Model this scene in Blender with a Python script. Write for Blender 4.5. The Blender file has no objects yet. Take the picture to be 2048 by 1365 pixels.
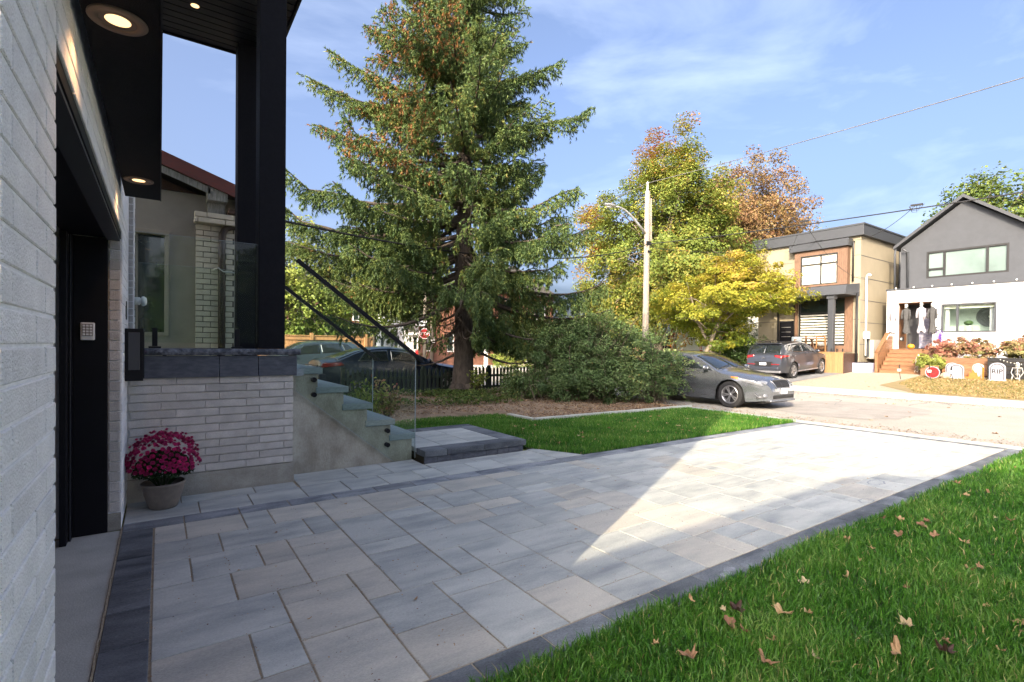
import bpy, math, random
import numpy as np
from mathutils import Vector, Matrix, Euler
PI = math.pi
rng = np.random.default_rng(7)
random.seed(11)
scene = bpy.context.scene
COL = scene.collection

# ------------------------------------------------------------------ camera
cam_d = bpy.data.cameras.new('camera')
cam = bpy.data.objects.new('camera', cam_d)
COL.objects.link(cam)
YAW, PITCH, ROLL = math.radians(34.7263), math.radians(.57524), math.radians(.59052)
fw = Vector((math.sin(YAW)*math.cos(PITCH), math.cos(YAW)*math.cos(PITCH), -math.sin(PITCH)))
rt = Vector((math.cos(YAW), -math.sin(YAW), 0))
up = rt.cross(fw)
r2 = rt*math.cos(ROLL) + up*math.sin(ROLL)
u2 = -rt*math.sin(ROLL) + up*math.cos(ROLL)
m3 = Matrix((r2, u2, -fw)).transposed()
cam.matrix_world = Matrix.Translation((0, 0, 1.5)) @ m3.to_4x4()
cam_d.sensor_width = 36
cam_d.lens = 36*1016.34/2048
cam_d.shift_y = 20.46/2048
cam_d.clip_start = .05
cam_d.clip_end = 2000
scene.camera = cam

# ------------------------------------------------------------------ world, sun, exposure
SUN_EL, SUN_AZ = math.radians(27), math.radians(26.2)      # light travels towards +x +y
ld = Vector((math.cos(SUN_AZ)*math.cos(SUN_EL), math.sin(SUN_AZ)*math.cos(SUN_EL), -math.sin(SUN_EL)))
world = bpy.data.worlds.new('World')
scene.world = world
world.use_nodes = True
wn, wl = world.node_tree.nodes, world.node_tree.links
wn.clear()
wout = wn.new('ShaderNodeOutputWorld')
wbg = wn.new('ShaderNodeBackground')
sky = wn.new('ShaderNodeTexSky')
sky.sky_type = 'NISHITA'
sky.sun_disc = False
sky.sun_elevation = SUN_EL
sky.sun_rotation = math.atan2(-ld.x, -ld.y) % (2*PI)
sky.air_density = .6
sky.dust_density = 10
sky.ozone_density = 2.5
# thin high cirrus: stretched noise on the sky direction
tc = wn.new('ShaderNodeTexCoord')
mp = wn.new('ShaderNodeMapping')
mp.inputs['Rotation'].default_value = (0.25, .1, math.radians(35))
mp.inputs['Scale'].default_value = (1.1, 3.2, 7.0)
nz = wn.new('ShaderNodeTexNoise')
nz.inputs['Scale'].default_value = 1.15
nz.inputs['Detail'].default_value = 7
nz.inputs['Roughness'].default_value = .55
nz.inputs['Distortion'].default_value = .5
rp = wn.new('ShaderNodeValToRGB')
rp.color_ramp.elements[0].position = .47
rp.color_ramp.elements[1].position = .95
rp.color_ramp.elements[1].color = (.16, .16, .16, 1)
mx = wn.new('ShaderNodeMix'); mx.data_type = 'RGBA'
mx.inputs['B'].default_value = (8.0, 8.6, 9.4, 1)
wl.new(tc.outputs['Generated'], mp.inputs['Vector'])
wl.new(mp.outputs[0], nz.inputs['Vector'])
wl.new(nz.outputs['Fac'], rp.inputs[0])
wl.new(rp.outputs[0], mx.inputs['Factor'])
wl.new(sky.outputs[0], mx.inputs['A'])
wl.new(mx.outputs['Result'], wbg.inputs['Color'])
wl.new(wbg.outputs[0], wout.inputs[0])
wbg.inputs['Strength'].default_value = .125
sun_d = bpy.data.lights.new('sun', 'SUN')
sun_d.energy = 2.0
sun_d.angle = math.radians(.55)
sun_d.color = (1.0, .83, .59)
sun = bpy.data.objects.new('sun', sun_d)
COL.objects.link(sun)
sun.rotation_euler = ld.to_track_quat('-Z', 'Y').to_euler()
sun.location = (-20, -10, 15)
vs = scene.view_settings
vs.view_transform = 'Standard'
vs.look = 'None'
vs.exposure = 2.12
vs.gamma = 1
vs.use_curve_mapping = False

# ------------------------------------------------------------------ helpers
class MB:
    def __init__(s): s.v = []; s.f = []; s.m = []; s.cm = 0
    def add(s, vs_, fs):
        n = len(s.v); s.v += [tuple(p) for p in vs_]
        for q in fs: s.f.append([i+n for i in q]); s.m.append(s.cm)
        return s
    def box(s, x0, x1, y0, y1, z0, z1):
        if x1 < x0: x0, x1 = x1, x0
        if y1 < y0: y0, y1 = y1, y0
        if z1 < z0: z0, z1 = z1, z0
        return s.add([(x0,y0,z0),(x1,y0,z0),(x1,y1,z0),(x0,y1,z0),(x0,y0,z1),(x1,y0,z1),(x1,y1,z1),(x0,y1,z1)],
                     [(0,3,2,1),(4,5,6,7),(0,1,5,4),(1,2,6,5),(2,3,7,6),(3,0,4,7)])
    def bar(s, a, b, w, h, upv=(0,0,1)):
        a, b = Vector(a), Vector(b); d = (b-a).normalized(); u = Vector(upv)
        r = d.cross(u)
        if r.length < 1e-4: r = d.cross(Vector((1,0,0)))
        r.normalize(); u = r.cross(d)
        P = []
        for c in (a, b):
            for sx, sz in ((-1,-1),(1,-1),(1,1),(-1,1)): P.append(c + r*w/2*sx + u*h/2*sz)
        return s.add(P, [(0,1,2,3),(7,6,5,4),(0,4,5,1),(1,5,6,2),(2,6,7,3),(3,7,4,0)])
    def tube(s, pts, rad, n=8, cap=True):
        pts = [Vector(p) for p in pts]; k = len(pts)
        if not hasattr(rad, '__len__'): rad = [rad]*k
        P = []; prev = None
        for i, p in enumerate(pts):
            d = (pts[min(i+1,k-1)] - pts[max(i-1,0)])
            d = d.normalized() if d.length > 1e-9 else Vector((0,0,1))
            if prev is None: r = d.orthogonal().normalized()
            else:
                r = prev - d*prev.dot(d)
                r = r.normalized() if r.length > 1e-6 else d.orthogonal().normalized()
            prev = r; u = d.cross(r)
            for j in range(n):
                t = 2*PI*j/n; P.append(p + (r*math.cos(t)+u*math.sin(t))*rad[i])
        F = []
        for i in range(k-1):
            for j in range(n):
                a = i*n+j; b = i*n+(j+1) % n; F.append((a, b, b+n, a+n))
        if cap: F.append(list(range(n))[::-1]); F.append([(k-1)*n+j for j in range(n)])
        return s.add(P, F)
    def lathe(s, prof, n=24, c=(0,0,0), axis='z'):
        P = []
        for r, h in prof:
            for j in range(n):
                t = 2*PI*j/n; a, b = r*math.cos(t), r*math.sin(t)
                if axis == 'z': P.append((c[0]+a, c[1]+b, c[2]+h))
                elif axis == 'y': P.append((c[0]+a, c[1]+h, c[2]-b))
                else: P.append((c[0]+h, c[1]+a, c[2]+b))
        F = []
        for i in range(len(prof)-1):
            for j in range(n):
                a = i*n+j; b = i*n+(j+1) % n; F.append((a, b, b+n, a+n))
        return s.add(P, F)
    def prism(s, poly, ax, a, b):          # extrude a 2d polygon along axis ax from a to b
        def q(p, t):
            return (t, p[0], p[1]) if ax == 0 else ((p[0], t, p[1]) if ax == 1 else (p[0], p[1], t))
        n = len(poly); P = [q(p, a) for p in poly] + [q(p, b) for p in poly]
        F = [list(range(n))[::-1], list(range(n, 2*n))] + [(i, (i+1) % n, n+(i+1) % n, n+i) for i in range(n)]
        return s.add(P, F)
    def sphere(s, c, r, nu=10, nv=7, sc=(1,1,1)):
        P = [(c[0], c[1], c[2]-r*sc[2])]
        for i in range(1, nv):
            ph = -PI/2+PI*i/nv
            for j in range(nu):
                t = 2*PI*j/nu
                P.append((c[0]+r*sc[0]*math.cos(ph)*math.cos(t), c[1]+r*sc[1]*math.cos(ph)*math.sin(t), c[2]+r*sc[2]*math.sin(ph)))
        P.append((c[0], c[1], c[2]+r*sc[2])); F = []
        for j in range(nu): F.append((0, 1+(j+1) % nu, 1+j))
        for i in range(nv-2):
            for j in range(nu):
                a = 1+i*nu+j; b = 1+i*nu+(j+1) % nu; F.append((a, b, b+nu, a+nu))
        L = len(P)-1; o = 1+(nv-2)*nu
        for j in range(nu): F.append((o+j, o+(j+1) % nu, L))
        return s.add(P, F)
    def mesh(s, name, mats, off=(0,0,0), smooth=False, fix=True):
        me = bpy.data.meshes.new(name)
        v = [(p[0]-off[0], p[1]-off[1], p[2]-off[2]) for p in s.v]
        me.from_pydata(v, [], s.f)
        if not isinstance(mats, (list, tuple)): mats = [mats]
        for m_ in mats: me.materials.append(m_)
        me.polygons.foreach_set('material_index', s.m)
        if smooth: me.polygons.foreach_set('use_smooth', [True]*len(s.f))
        if fix:
            import bmesh
            bm = bmesh.new(); bm.from_mesh(me); bmesh.ops.recalc_face_normals(bm, faces=bm.faces[:]); bm.to_mesh(me); bm.free()
        me.update()
        return me
    def build(s, name, mats, parent=None, smooth=False, kind=None, fix=True, bevel=0):
        off = world_off(parent)
        me = s.mesh(name, mats, off, smooth, fix)
        o = bpy.data.objects.new(name, me); COL.objects.link(o)
        if parent is not None: o.parent = parent
        if kind: o['kind'] = kind
        if bevel:
            b = o.modifiers.new('bevel', 'BEVEL'); b.width = bevel; b.segments = 2; b.limit_method = 'ANGLE'
        return o
def world_off(p):
    v = Vector((0,0,0))
    while p is not None:
        v = v + Vector(p.location); p = p.parent
    return v
def thing(name, label, cat, loc=(0,0,0), rotz=0, group=None):
    o = bpy.data.objects.new(name, None); COL.objects.link(o)
    o.location = loc; o.rotation_euler = (0,0,rotz); o.empty_display_size = .2
    o['label'] = label; o['category'] = cat
    if group: o['group'] = group
    return o
def tag(o, label, cat, group=None, kind=None):
    o['label'] = label
    o['category'] = cat
    if group: o['group'] = group
    if kind: o['kind'] = kind
    return o
def inst(name, me, loc, parent=None, rotz=0, scale=None):
    o = bpy.data.objects.new(name, me); COL.objects.link(o)
    off = world_off(parent)
    o.location = Vector(loc)-off
    if rotz: o.rotation_euler = (0,0,rotz)
    if scale: o.scale = scale
    if parent is not None: o.parent = parent
    return o
def text_mesh(txt, size, depth=.004):
    cu = bpy.data.curves.new('txt', 'FONT'); cu.body = txt; cu.size = size; cu.extrude = depth
    cu.align_x = 'CENTER'; cu.align_y = 'CENTER'
    o = bpy.data.objects.new('txt', cu); COL.objects.link(o)
    dg = bpy.context.evaluated_depsgraph_get()
    me = bpy.data.meshes.new_from_object(o.evaluated_get(dg))
    bpy.data.objects.remove(o)
    return me

# ------------------------------------------------------------------ materials
def srgb(r, g, b):
    f = lambda c: (c/255/12.92) if c/255 <= .04045 else ((c/255+.055)/1.055)**2.4
    return (f(r), f(g), f(b), 1)
def mat(name, col, rough=.6, var=.15, scale=4, bump=0., bscale=60, metal=0, spec=.5, rnd=0., stretch=(1,1,1), col2=None, coat=0, detail=5, contrast=None, speck=None):
    m_ = bpy.data.materials.new(name); m_.use_nodes = True
    n, l = m_.node_tree.nodes, m_.node_tree.links
    b = n['Principled BSDF']
    col = tuple(col)[:3]+(1,)
    b.inputs['Roughness'].default_value = rough
    b.inputs['Metallic'].default_value = metal
    b.inputs['Specular IOR Level'].default_value = spec
    if coat: b.inputs['Coat Weight'].default_value = coat; b.inputs['Coat Roughness'].default_value = .03
    b.inputs['Base Color'].default_value = col
    geo = n.new('ShaderNodeNewGeometry')
    mp_ = n.new('ShaderNodeMapping'); mp_.inputs['Scale'].default_value = stretch
    l.new(geo.outputs['Position'], mp_.inputs['Vector'])
    if rnd:
        oi = n.new('ShaderNodeObjectInfo')
        sc_ = n.new('ShaderNodeVectorMath'); sc_.operation = 'SCALE'; sc_.inputs[0].default_value = (9.1, 5.3, 7.7)
        l.new(oi.outputs['Random'], sc_.inputs['Scale'])
        ad = n.new('ShaderNodeVectorMath'); ad.operation = 'ADD'
        l.new(geo.outputs['Position'], ad.inputs[0]); l.new(sc_.outputs[0], ad.inputs[1])
        l.new(ad.outputs[0], mp_.inputs['Vector'])
    if var or col2:
        nz_ = n.new('ShaderNodeTexNoise'); nz_.inputs['Scale'].default_value = scale
        nz_.inputs['Detail'].default_value = detail; nz_.inputs['Roughness'].default_value = .6
        l.new(mp_.outputs[0], nz_.inputs['Vector'])
        mx_ = n.new('ShaderNodeMix'); mx_.data_type = 'RGBA'
        c2 = tuple(col2)[:3]+(1,) if col2 else tuple(min(1, c*(1+var)) for c in col[:3])+(1,)
        c1 = col if col2 else tuple(c*(1-var) for c in col[:3])+(1,)
        mx_.inputs['A'].default_value = c1; mx_.inputs['B'].default_value = c2
        mr = n.new('ShaderNodeMapRange')
        lo, hi = contrast or (.3, .7)
        mr.inputs['From Min'].default_value = lo; mr.inputs['From Max'].default_value = hi
        l.new(nz_.outputs['Fac'], mr.inputs['Value']); l.new(mr.outputs[0], mx_.inputs['Factor'])
        out = mx_.outputs['Result']
        if rnd:
            hs = n.new('ShaderNodeHueSaturation')
            mr2 = n.new('ShaderNodeMapRange'); mr2.inputs['To Min'].default_value = 1-rnd; mr2.inputs['To Max'].default_value = 1+rnd
            l.new(oi.outputs['Random'], mr2.inputs['Value']); l.new(mr2.outputs[0], hs.inputs['Value'])
            l.new(out, hs.inputs['Color']); out = hs.outputs['Color']
        l.new(out, b.inputs['Base Color'])
    if speck:
        src = b.inputs['Base Color'].links[0].from_socket if b.inputs['Base Color'].links else None
        ns_ = n.new('ShaderNodeTexNoise'); ns_.inputs['Scale'].default_value = speck[1]; ns_.inputs['Detail'].default_value = 3
        l.new(mp_.outputs[0], ns_.inputs['Vector'])
        mr3 = n.new('ShaderNodeMapRange'); mr3.inputs['From Min'].default_value = .3; mr3.inputs['From Max'].default_value = .7
        mr3.inputs['To Min'].default_value = 1-speck[0]; mr3.inputs['To Max'].default_value = 1+speck[0]*.6
        l.new(ns_.outputs['Fac'], mr3.inputs['Value'])
        h2 = n.new('ShaderNodeHueSaturation'); l.new(mr3.outputs[0], h2.inputs['Value'])
        if src: l.new(src, h2.inputs['Color'])
        l.new(h2.outputs['Color'], b.inputs['Base Color'])
    if bump:
        nb = n.new('ShaderNodeTexNoise'); nb.inputs['Scale'].default_value = bscale; nb.inputs['Detail'].default_value = 6
        l.new(mp_.outputs[0], nb.inputs['Vector'])
        bp = n.new('ShaderNodeBump'); bp.inputs['Strength'].default_value = bump; bp.inputs['Distance'].default_value = .01
        l.new(nb.outputs['Fac'], bp.inputs['Height']); l.new(bp.outputs[0], b.inputs['Normal'])
    return m_
def leafmat(name, stops, trans=.35, rough=.55):
    m_ = bpy.data.materials.new(name); m_.use_nodes = True
    n, l = m_.node_tree.nodes, m_.node_tree.links
    b = n['Principled BSDF']; b.inputs['Roughness'].default_value = rough
    b.inputs['Specular IOR Level'].default_value = .3
    at_ = n.new('ShaderNodeAttribute'); at_.attribute_name = 'rnd'
    cr = n.new('ShaderNodeValToRGB')
    e = cr.color_ramp.elements
    while len(e) < len(stops): e.new(.5)
    for i, (p, c) in enumerate(stops):
        e[i].position = p; e[i].color = tuple(c)[:3]+(1,)
    l.new(at_.outputs['Fac'], cr.inputs[0]); l.new(cr.outputs[0], b.inputs['Base Color'])
    if trans:
        tr = n.new('ShaderNodeBsdfTranslucent'); l.new(cr.outputs[0], tr.inputs['Color'])
        ms = n.new('ShaderNodeMixShader'); ms.inputs[0].default_value = trans
        l.new(b.outputs[0], ms.inputs[1]); l.new(tr.outputs[0], ms.inputs[2])
        l.new(ms.outputs[0], n['Material Output'].inputs['Surface'])
    return m_
def glassmat(name, tint=(.82,.93,.9), rough=0.0, alpha=.12, dark=(.25,.35,.32)):
    # thin pane: transparent with fresnel reflection and slight green body tint
    m_ = bpy.data.materials.new(name); m_.use_nodes = True
    n, l = m_.node_tree.nodes, m_.node_tree.links
    n.remove(n['Principled BSDF'])
    tr = n.new('ShaderNodeBsdfTransparent'); tr.inputs[0].default_value = tuple(tint)+(1,)
    gl = n.new('ShaderNodeBsdfGlossy'); gl.inputs['Roughness'].default_value = rough; gl.inputs['Color'].default_value = (.95, .97, .97, 1)
    fr = n.new('ShaderNodeFresnel'); fr.inputs['IOR'].default_value = 1.28
    df = n.new('ShaderNodeBsdfDiffuse'); df.inputs[0].default_value = tuple(dark)+(1,)
    m1 = n.new('ShaderNodeMixShader'); m2 = n.new('ShaderNodeMixShader')
    m1.inputs[0].default_value = alpha
    l.new(tr.outputs[0], m1.inputs[1]); l.new(df.outputs[0], m1.inputs[2])
    l.new(fr.outputs[0], m2.inputs[0]); l.new(m1.outputs[0], m2.inputs[1]); l.new(gl.outputs[0], m2.inputs[2])
    l.new(m2.outputs[0], n['Material Output'].inputs['Surface'])
    return m_
def emit(name, col, s):
    m_ = bpy.data.materials.new(name); m_.use_nodes = True
    n, l = m_.node_tree.nodes, m_.node_tree.links
    n.remove(n['Principled BSDF']); e = n.new('ShaderNodeEmission')
    e.inputs[0].default_value = tuple(col)[:3]+(1,); e.inputs[1].default_value = s
    l.new(e.outputs[0], n['Material Output'].inputs['Surface']); return m_

M = {}
M['brick'] = mat('painted_brick', (.58,.55,.515), .85, .14, 9, .9, 150, rnd=.12, speck=(.15,160))
M['brick_white'] = mat('white_brick', (.84,.835,.82), .85, .09, 7, .9, 150, rnd=.06, speck=(.10,170))
M['mortar'] = mat('pale_mortar', (.85,.845,.84), .9, .1, 20, .5, 150)
M['black'] = mat('black_metal', (.006,.006,.009), .45, .2, 5, .05, 200, spec=.25)
M['black_soft'] = mat('black_stucco', (.009,.009,.012), .8, .2, 30, .3, 260, spec=.15)
M['char_stone'] = mat('charcoal_stone', (.065,.072,.09), .75, .35, 9, .5, 90, col2=(.12,.13,.155), stretch=(1,1,3), contrast=(.4,.7))
M['coping'] = mat('rock_face_coping', (.05,.055,.07), .8, .4, 14, .9, 45, col2=(.22,.23,.26), contrast=(.42,.66))
M['concrete'] = mat('concrete', (.46,.445,.39), .85, .2, 4, .5, 90, speck=(.15,110), col2=(.27,.25,.21))
M['concrete_pale'] = mat('pale_concrete', (.42,.435,.40), .85, .16, 3, .4, 120, speck=(.12,140))
M['stringer'] = mat('parged_concrete', (.43,.41,.35), .85, .2, 5, .5, 60, speck=(.12,60), col2=(.28,.255,.205), contrast=(.42,.68), stretch=(1,1,.6))
M['tread'] = mat('blue_grey_tread', (.27,.32,.34), .7, .25, 18, .3, 90, stretch=(1,3,8))
M['slab'] = mat('grey_paving', (.49,.505,.475), .8, .2, 2.6, .6, 110, rnd=.09, speck=(.16,130), col2=(.22,.245,.26), stretch=(.55,1.9,1), contrast=(.40,.80))
M['slab_warm'] = mat('warm_grey_paving', (.54,.515,.45), .8, .2, 2.6, .6, 110, rnd=.09, speck=(.16,130), col2=(.29,.30,.29), stretch=(.55,1.9,1), contrast=(.40,.80))
M['slab_mid'] = mat('slate_paving', (.10,.115,.14), .75, .2, 2.6, .6, 110, rnd=.2, speck=(.3,120), col2=(.33,.35,.37), stretch=(.7,1.9,1), contrast=(.34,.66))
M['slab_dark'] = mat('charcoal_paving', (.060,.070,.085), .75, .2, 2.6, .6, 110, rnd=.18, speck=(.35,120), col2=(.21,.23,.25), stretch=(.7,1.9,1), contrast=(.36,.72))
M['sand'] = mat('joint_sand', (.33,.28,.205), .95, .3, 60, .8, 300)
M['soil'] = mat('soil', (.05,.04,.02), .95, .3, 8, .5, 60)
M['mulch'] = mat('bare_earth', (.30,.225,.155), .95, .3, 5, .9, 35, col2=(.17,.12,.08))
M['asphalt'] = mat('worn_asphalt', (.37,.345,.30), .9, .12, .9, .5, 160, col2=(.30,.28,.245), speck=(.22,60))
M['asphalt_patch'] = mat('patched_asphalt', (.28,.26,.235), .9, .15, 2, .35, 160, speck=(.2,60))
M['asphalt_dark'] = mat('driveway_asphalt', (.17,.17,.175), .9, .15, 1.5, .35, 160)
M['gravel'] = mat('gravel', (.32,.27,.20), .95, .25, 14, .8, 60)
M['grass_base'] = mat('turf_base', (.025,.05,.012), .95, .3, 6, .5, 60)
M['dry_grass'] = mat('dry_grass', (.24,.17,.08), .95, .3, 3, .8, 40, col2=(.17,.14,.06))
M['far_grass'] = mat('far_grass', (.20,.24,.05), .95, .3, 1.5, .5, 30)
M['glass'] = glassmat('balustrade_glass', (.955,.99,.972), alpha=.008, dark=(.40,.52,.46))
M['win'] = mat('window_glass', (.02,.03,.03), .04, .1, 2, spec=.9)
M['win_pale'] = mat('pale_window_glass', (.15,.20,.19), .08, .15, .8, spec=.9)
M['trim_tan'] = mat('tan_window_frame', (.30,.27,.22), .5, .05, 5)
M['white'] = mat('white_paint', (.78,.78,.77), .6, .03, 5)
M['plastic_white'] = mat('white_plastic', (.72,.72,.70), .35, .02, 5)
M['charcoal'] = mat('charcoal_render', (.055,.060,.070), .85, .08, 3, .2, 150)
M['graphite'] = mat('graphite_metal', (.042,.046,.054), .5, .06, 5)
M['tan'] = mat('tan_panel', (.255,.22,.155), .8, .05, 2, .1, 150)
M['cedar'] = mat('cedar_cladding', (.15,.085,.052), .6, .3, 7, .2, 60, stretch=(6,6,.7))
M['deck'] = mat('stained_deck', (.19,.092,.042), .55, .3, 6, .2, 60, stretch=(5,1,5), rnd=.12)
M['fence_wood'] = mat('new_fence_wood', (.29,.155,.065), .65, .2, 6, .2, 60, stretch=(5,5,.7), rnd=.1)
M['fence_green'] = mat('dark_green_fence', (.018,.03,.02), .7, .2, 6)
M['stucco'] = mat('taupe_stucco', (.33,.305,.265), .9, .07, 5, .5, 170)
M['red_brick'] = mat('red_brick', (.17,.075,.048), .85, .25, 3, .3, 60)
M['red_wood'] = mat('weathered_red_fascia', (.17,.035,.028), .7, .4, 12, .4, 60, stretch=(1,1,5), col2=(.10,.04,.035))
M['brown_wood'] = mat('brown_soffit', (.06,.03,.018), .7, .3, 6, .2, 60, stretch=(1,5,5))
M['grey_wood'] = mat('grey_weathered_wood', (.25,.25,.23), .8, .4, 8, .4, 60, stretch=(6,6,1))
M['cream_brick'] = mat('cream_brick', (.55,.50,.40), .8, .08, 10, .3, 120, rnd=.06)
M['dark_joint'] = mat('dark_joint', (.08,.07,.06), .9)
M['downpipe'] = mat('brown_downpipe', (.03,.018,.015), .55, .2, 6)
M['roof_grey'] = mat('roof_shingle', (.09,.085,.08), .9, .25, 8, .4, 40)
M['bark'] = mat('spruce_bark', (.035,.027,.021), .95, .4, 14, 1.0, 28, col2=(.095,.075,.06), stretch=(1,1,.35))
M['bark_pale'] = mat('pale_bark', (.23,.19,.14), .9, .3, 10, .6, 30, stretch=(1,1,.4))
M['twig'] = mat('twig', (.11,.085,.06), .9, .3, 10)
M['pole_wood'] = mat('grey_pole_wood', (.26,.225,.18), .85, .2, 3, .5, 40, stretch=(4,4,.3))
M['galv'] = mat('galvanised', (.48,.48,.48), .45, .05, 5, metal=.5)
M['wire'] = mat('black_wire', (.012,.012,.014), .6)
M['wire_pale'] = mat('aluminium_wire', (.13,.13,.13), .95, spec=.1)
M['tyre'] = mat('tyre', (.014,.014,.015), .85, .2, 20, .3, 120)
M['rim'] = mat('alloy_rim', (.42,.42,.44), .3, .1, 10, metal=.8)
M['rim_dark'] = mat('rim_dark', (.02,.02,.022), .5)
M['chrome'] = mat('chrome', (.42,.42,.44), .2, .02, 5, metal=1)
M['trim_black'] = mat('black_trim', (.012,.012,.013), .5)
M['auto_glass'] = mat('car_glass', (.012,.016,.018), .03, .1, 1, spec=1.0)
M['lamp_clear'] = mat('headlamp', (.26,.27,.29), .12, .35, 12, metal=.4, coat=.8)
M['lamp_red'] = mat('tail_lamp', (.22,.008,.008), .15, .2, 12, coat=.8)
M['lamp_orange'] = mat('turn_signal', (.50,.14,.01), .2, .2, 12, coat=.8)
M['plate'] = mat('licence_plate', (.72,.75,.82), .4, .06, 30)
def paint(nm, c, metal=.6, rough=.28, coat=.7): return mat(nm, c, rough, .04, 2, metal=metal, coat=coat)
M['paint_silver'] = paint('titanium_paint', (.20,.215,.24), .75, .24, .9)
M['paint_grey'] = paint('graphite_paint', (.055,.062,.08))
M['paint_navy'] = paint('navy_paint', (.004,.010,.028), .0, .35, .25)
M['paint_blue'] = paint('steel_blue_paint', (.07,.10,.13))
M['paint_red'] = paint('red_paint', (.45,.012,.012), .1)
M['pot'] = mat('taupe_plastic_pot', (.21,.175,.145), .55, .12, 6, .1, 100, speck=(.12,30))
M['petal'] = mat('magenta_petal', (.40,.012,.11), .6, .3, 40, rnd=.35)
M['petal_d'] = mat('petal_underside', (.12,.004,.025), .7)
M['pumpkin'] = mat('pumpkin', (.48,.19,.01), .5, .1, 8)
M['cloth_white'] = mat('white_cloth', (.33,.32,.35), .9, .1, 9)
M['cloth_black'] = mat('black_cloth', (.05,.05,.05), .9, .3, 9)
M['bone'] = mat('bone_plastic', (.42,.41,.38), .6, .1, 20)
M['purple'] = mat('purple_tinsel', (.09,.03,.22), .5, .3, 30)
M['stone_foam'] = mat('foam_tombstone', (.27,.27,.31), .8, .1, 9)
M['sign_red'] = mat('sign_red', (.28,.010,.012), .4, .04, 8)
M['ink'] = mat('black_ink', (.02,.02,.02), .7)
M['orange_card'] = mat('orange_card', (.40,.12,.02), .7, .2, 20)
M['lamp_on'] = emit('warm_led', (1.0, .60, .27), .62)
M['lamp_ring'] = mat('lamp_trim_ring', (.13,.10,.085), .6, .1, 10)
M['blind'] = mat('zebra_blind', (.62,.60,.52), .8)
M['blind_dark'] = mat('zebra_blind_shade', (.22,.22,.19), .8)
M['poster'] = mat('door_poster', (.16,.17,.25), .7, .6, 3.2, col2=(.42,.42,.52), contrast=(.45,.62), stretch=(1,1,1))
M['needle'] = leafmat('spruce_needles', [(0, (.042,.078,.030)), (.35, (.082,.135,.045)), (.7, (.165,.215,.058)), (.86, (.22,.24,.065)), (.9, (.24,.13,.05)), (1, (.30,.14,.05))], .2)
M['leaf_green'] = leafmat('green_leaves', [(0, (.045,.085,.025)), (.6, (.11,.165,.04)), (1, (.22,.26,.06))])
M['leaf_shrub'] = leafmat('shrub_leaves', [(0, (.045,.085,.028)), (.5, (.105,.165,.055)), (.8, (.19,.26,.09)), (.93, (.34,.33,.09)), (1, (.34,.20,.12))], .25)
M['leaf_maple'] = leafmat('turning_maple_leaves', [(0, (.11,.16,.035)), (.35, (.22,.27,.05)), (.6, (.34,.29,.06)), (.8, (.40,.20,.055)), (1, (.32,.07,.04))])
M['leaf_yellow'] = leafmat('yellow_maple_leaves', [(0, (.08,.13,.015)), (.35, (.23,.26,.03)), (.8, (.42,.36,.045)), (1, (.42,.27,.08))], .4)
M['leaf_rust'] = leafmat('rusty_leaves', [(0, (.17,.20,.06)), (.35, (.28,.25,.10)), (.7, (.38,.20,.14)), (1, (.34,.09,.07))])
M['leaf_brown'] = leafmat('rust_brown_leaves', [(0, (.17,.17,.05)), (.5, (.27,.18,.075)), (1, (.25,.12,.07))])
M['leaf_yelgreen'] = leafmat('yellow_green_leaves', [(0, (.11,.18,.03)), (1, (.36,.38,.09))])
M['grass'] = leafmat('grass_blades', [(0, (.022,.080,.010)), (.35, (.050,.165,.016)), (.7, (.115,.26,.035)), (.93, (.24,.33,.09)), (1, (.45,.38,.16))], .3, .4)
M['grass_dry'] = leafmat('dry_blades', [(0, (.10,.12,.03)), (.5, (.26,.19,.08)), (1, (.38,.28,.14))], .3)
M['dry_leaf'] = leafmat('dry_leaf', [(0, (.05,.03,.025)), (.3, (.24,.12,.07)), (.7, (.42,.27,.14)), (1, (.52,.42,.26))], .2)
M['green_stem'] = leafmat('mum_leaves', [(0, (.012,.035,.010)), (1, (.04,.09,.02))], .15)

# ------------------------------------------------------------------ foliage meshes (numpy)
def np_mesh(name, V, F, material, rnd=None, parent=None, kind=None, smooth=False):
    V = np.asarray(V, dtype=np.float32).reshape(-1, 3)
    off = world_off(parent); V = V - np.array(off, dtype=np.float32)
    F = np.asarray(F, dtype=np.int32); k = F.shape[1]
    me = bpy.data.meshes.new(name)
    me.vertices.add(len(V)); me.vertices.foreach_set('co', V.ravel())
    me.loops.add(F.size); me.loops.foreach_set('vertex_index', F.ravel())
    me.polygons.add(len(F)); me.polygons.foreach_set('loop_start', np.arange(0, F.size, k, dtype=np.int32))
    me.materials.append(material)
    me.update(calc_edges=True); me.validate()
    if rnd is not None:
        a = me.attributes.new('rnd', 'FLOAT', 'POINT'); a.data.foreach_set('value', np.asarray(rnd, dtype=np.float32))
    if smooth: me.polygons.foreach_set('use_smooth', [True]*len(F))
    o = bpy.data.objects.new(name, me); COL.objects.link(o)
    if parent is not None: o.parent = parent
    if kind: o['kind'] = kind
    return o
def unit(a): return a/np.maximum(1e-9, np.linalg.norm(a, axis=-1, keepdims=True))
def leaves(C, size, rnd, upbias=.3, aspect=.6, R=None, outward=None):
    """diamond leaves folded along the midrib; returns verts, faces, rnd per vertex"""
    R = R or rng
    N = len(C); C = np.asarray(C)
    n = unit(R.normal(size=(N,3)) + np.array([0,0,upbias*2]))
    if outward is not None: n = unit(n + outward)
    d = unit(np.cross(n, R.normal(size=(N,3)))); s = np.cross(n, d)
    sz = (size*R.uniform(.6, 1.3, N))[:, None]
    V = np.stack([C - d*sz*.5, C + s*sz*aspect*.5 + n*sz*.12 - d*sz*.05, C + d*sz*.5 - n*sz*.1, C - s*sz*aspect*.5 + n*sz*.12 - d*sz*.05], 1)
    F = np.arange(N*4).reshape(N, 4)
    return V.reshape(-1, 3), F, np.repeat(rnd, 4)
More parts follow.
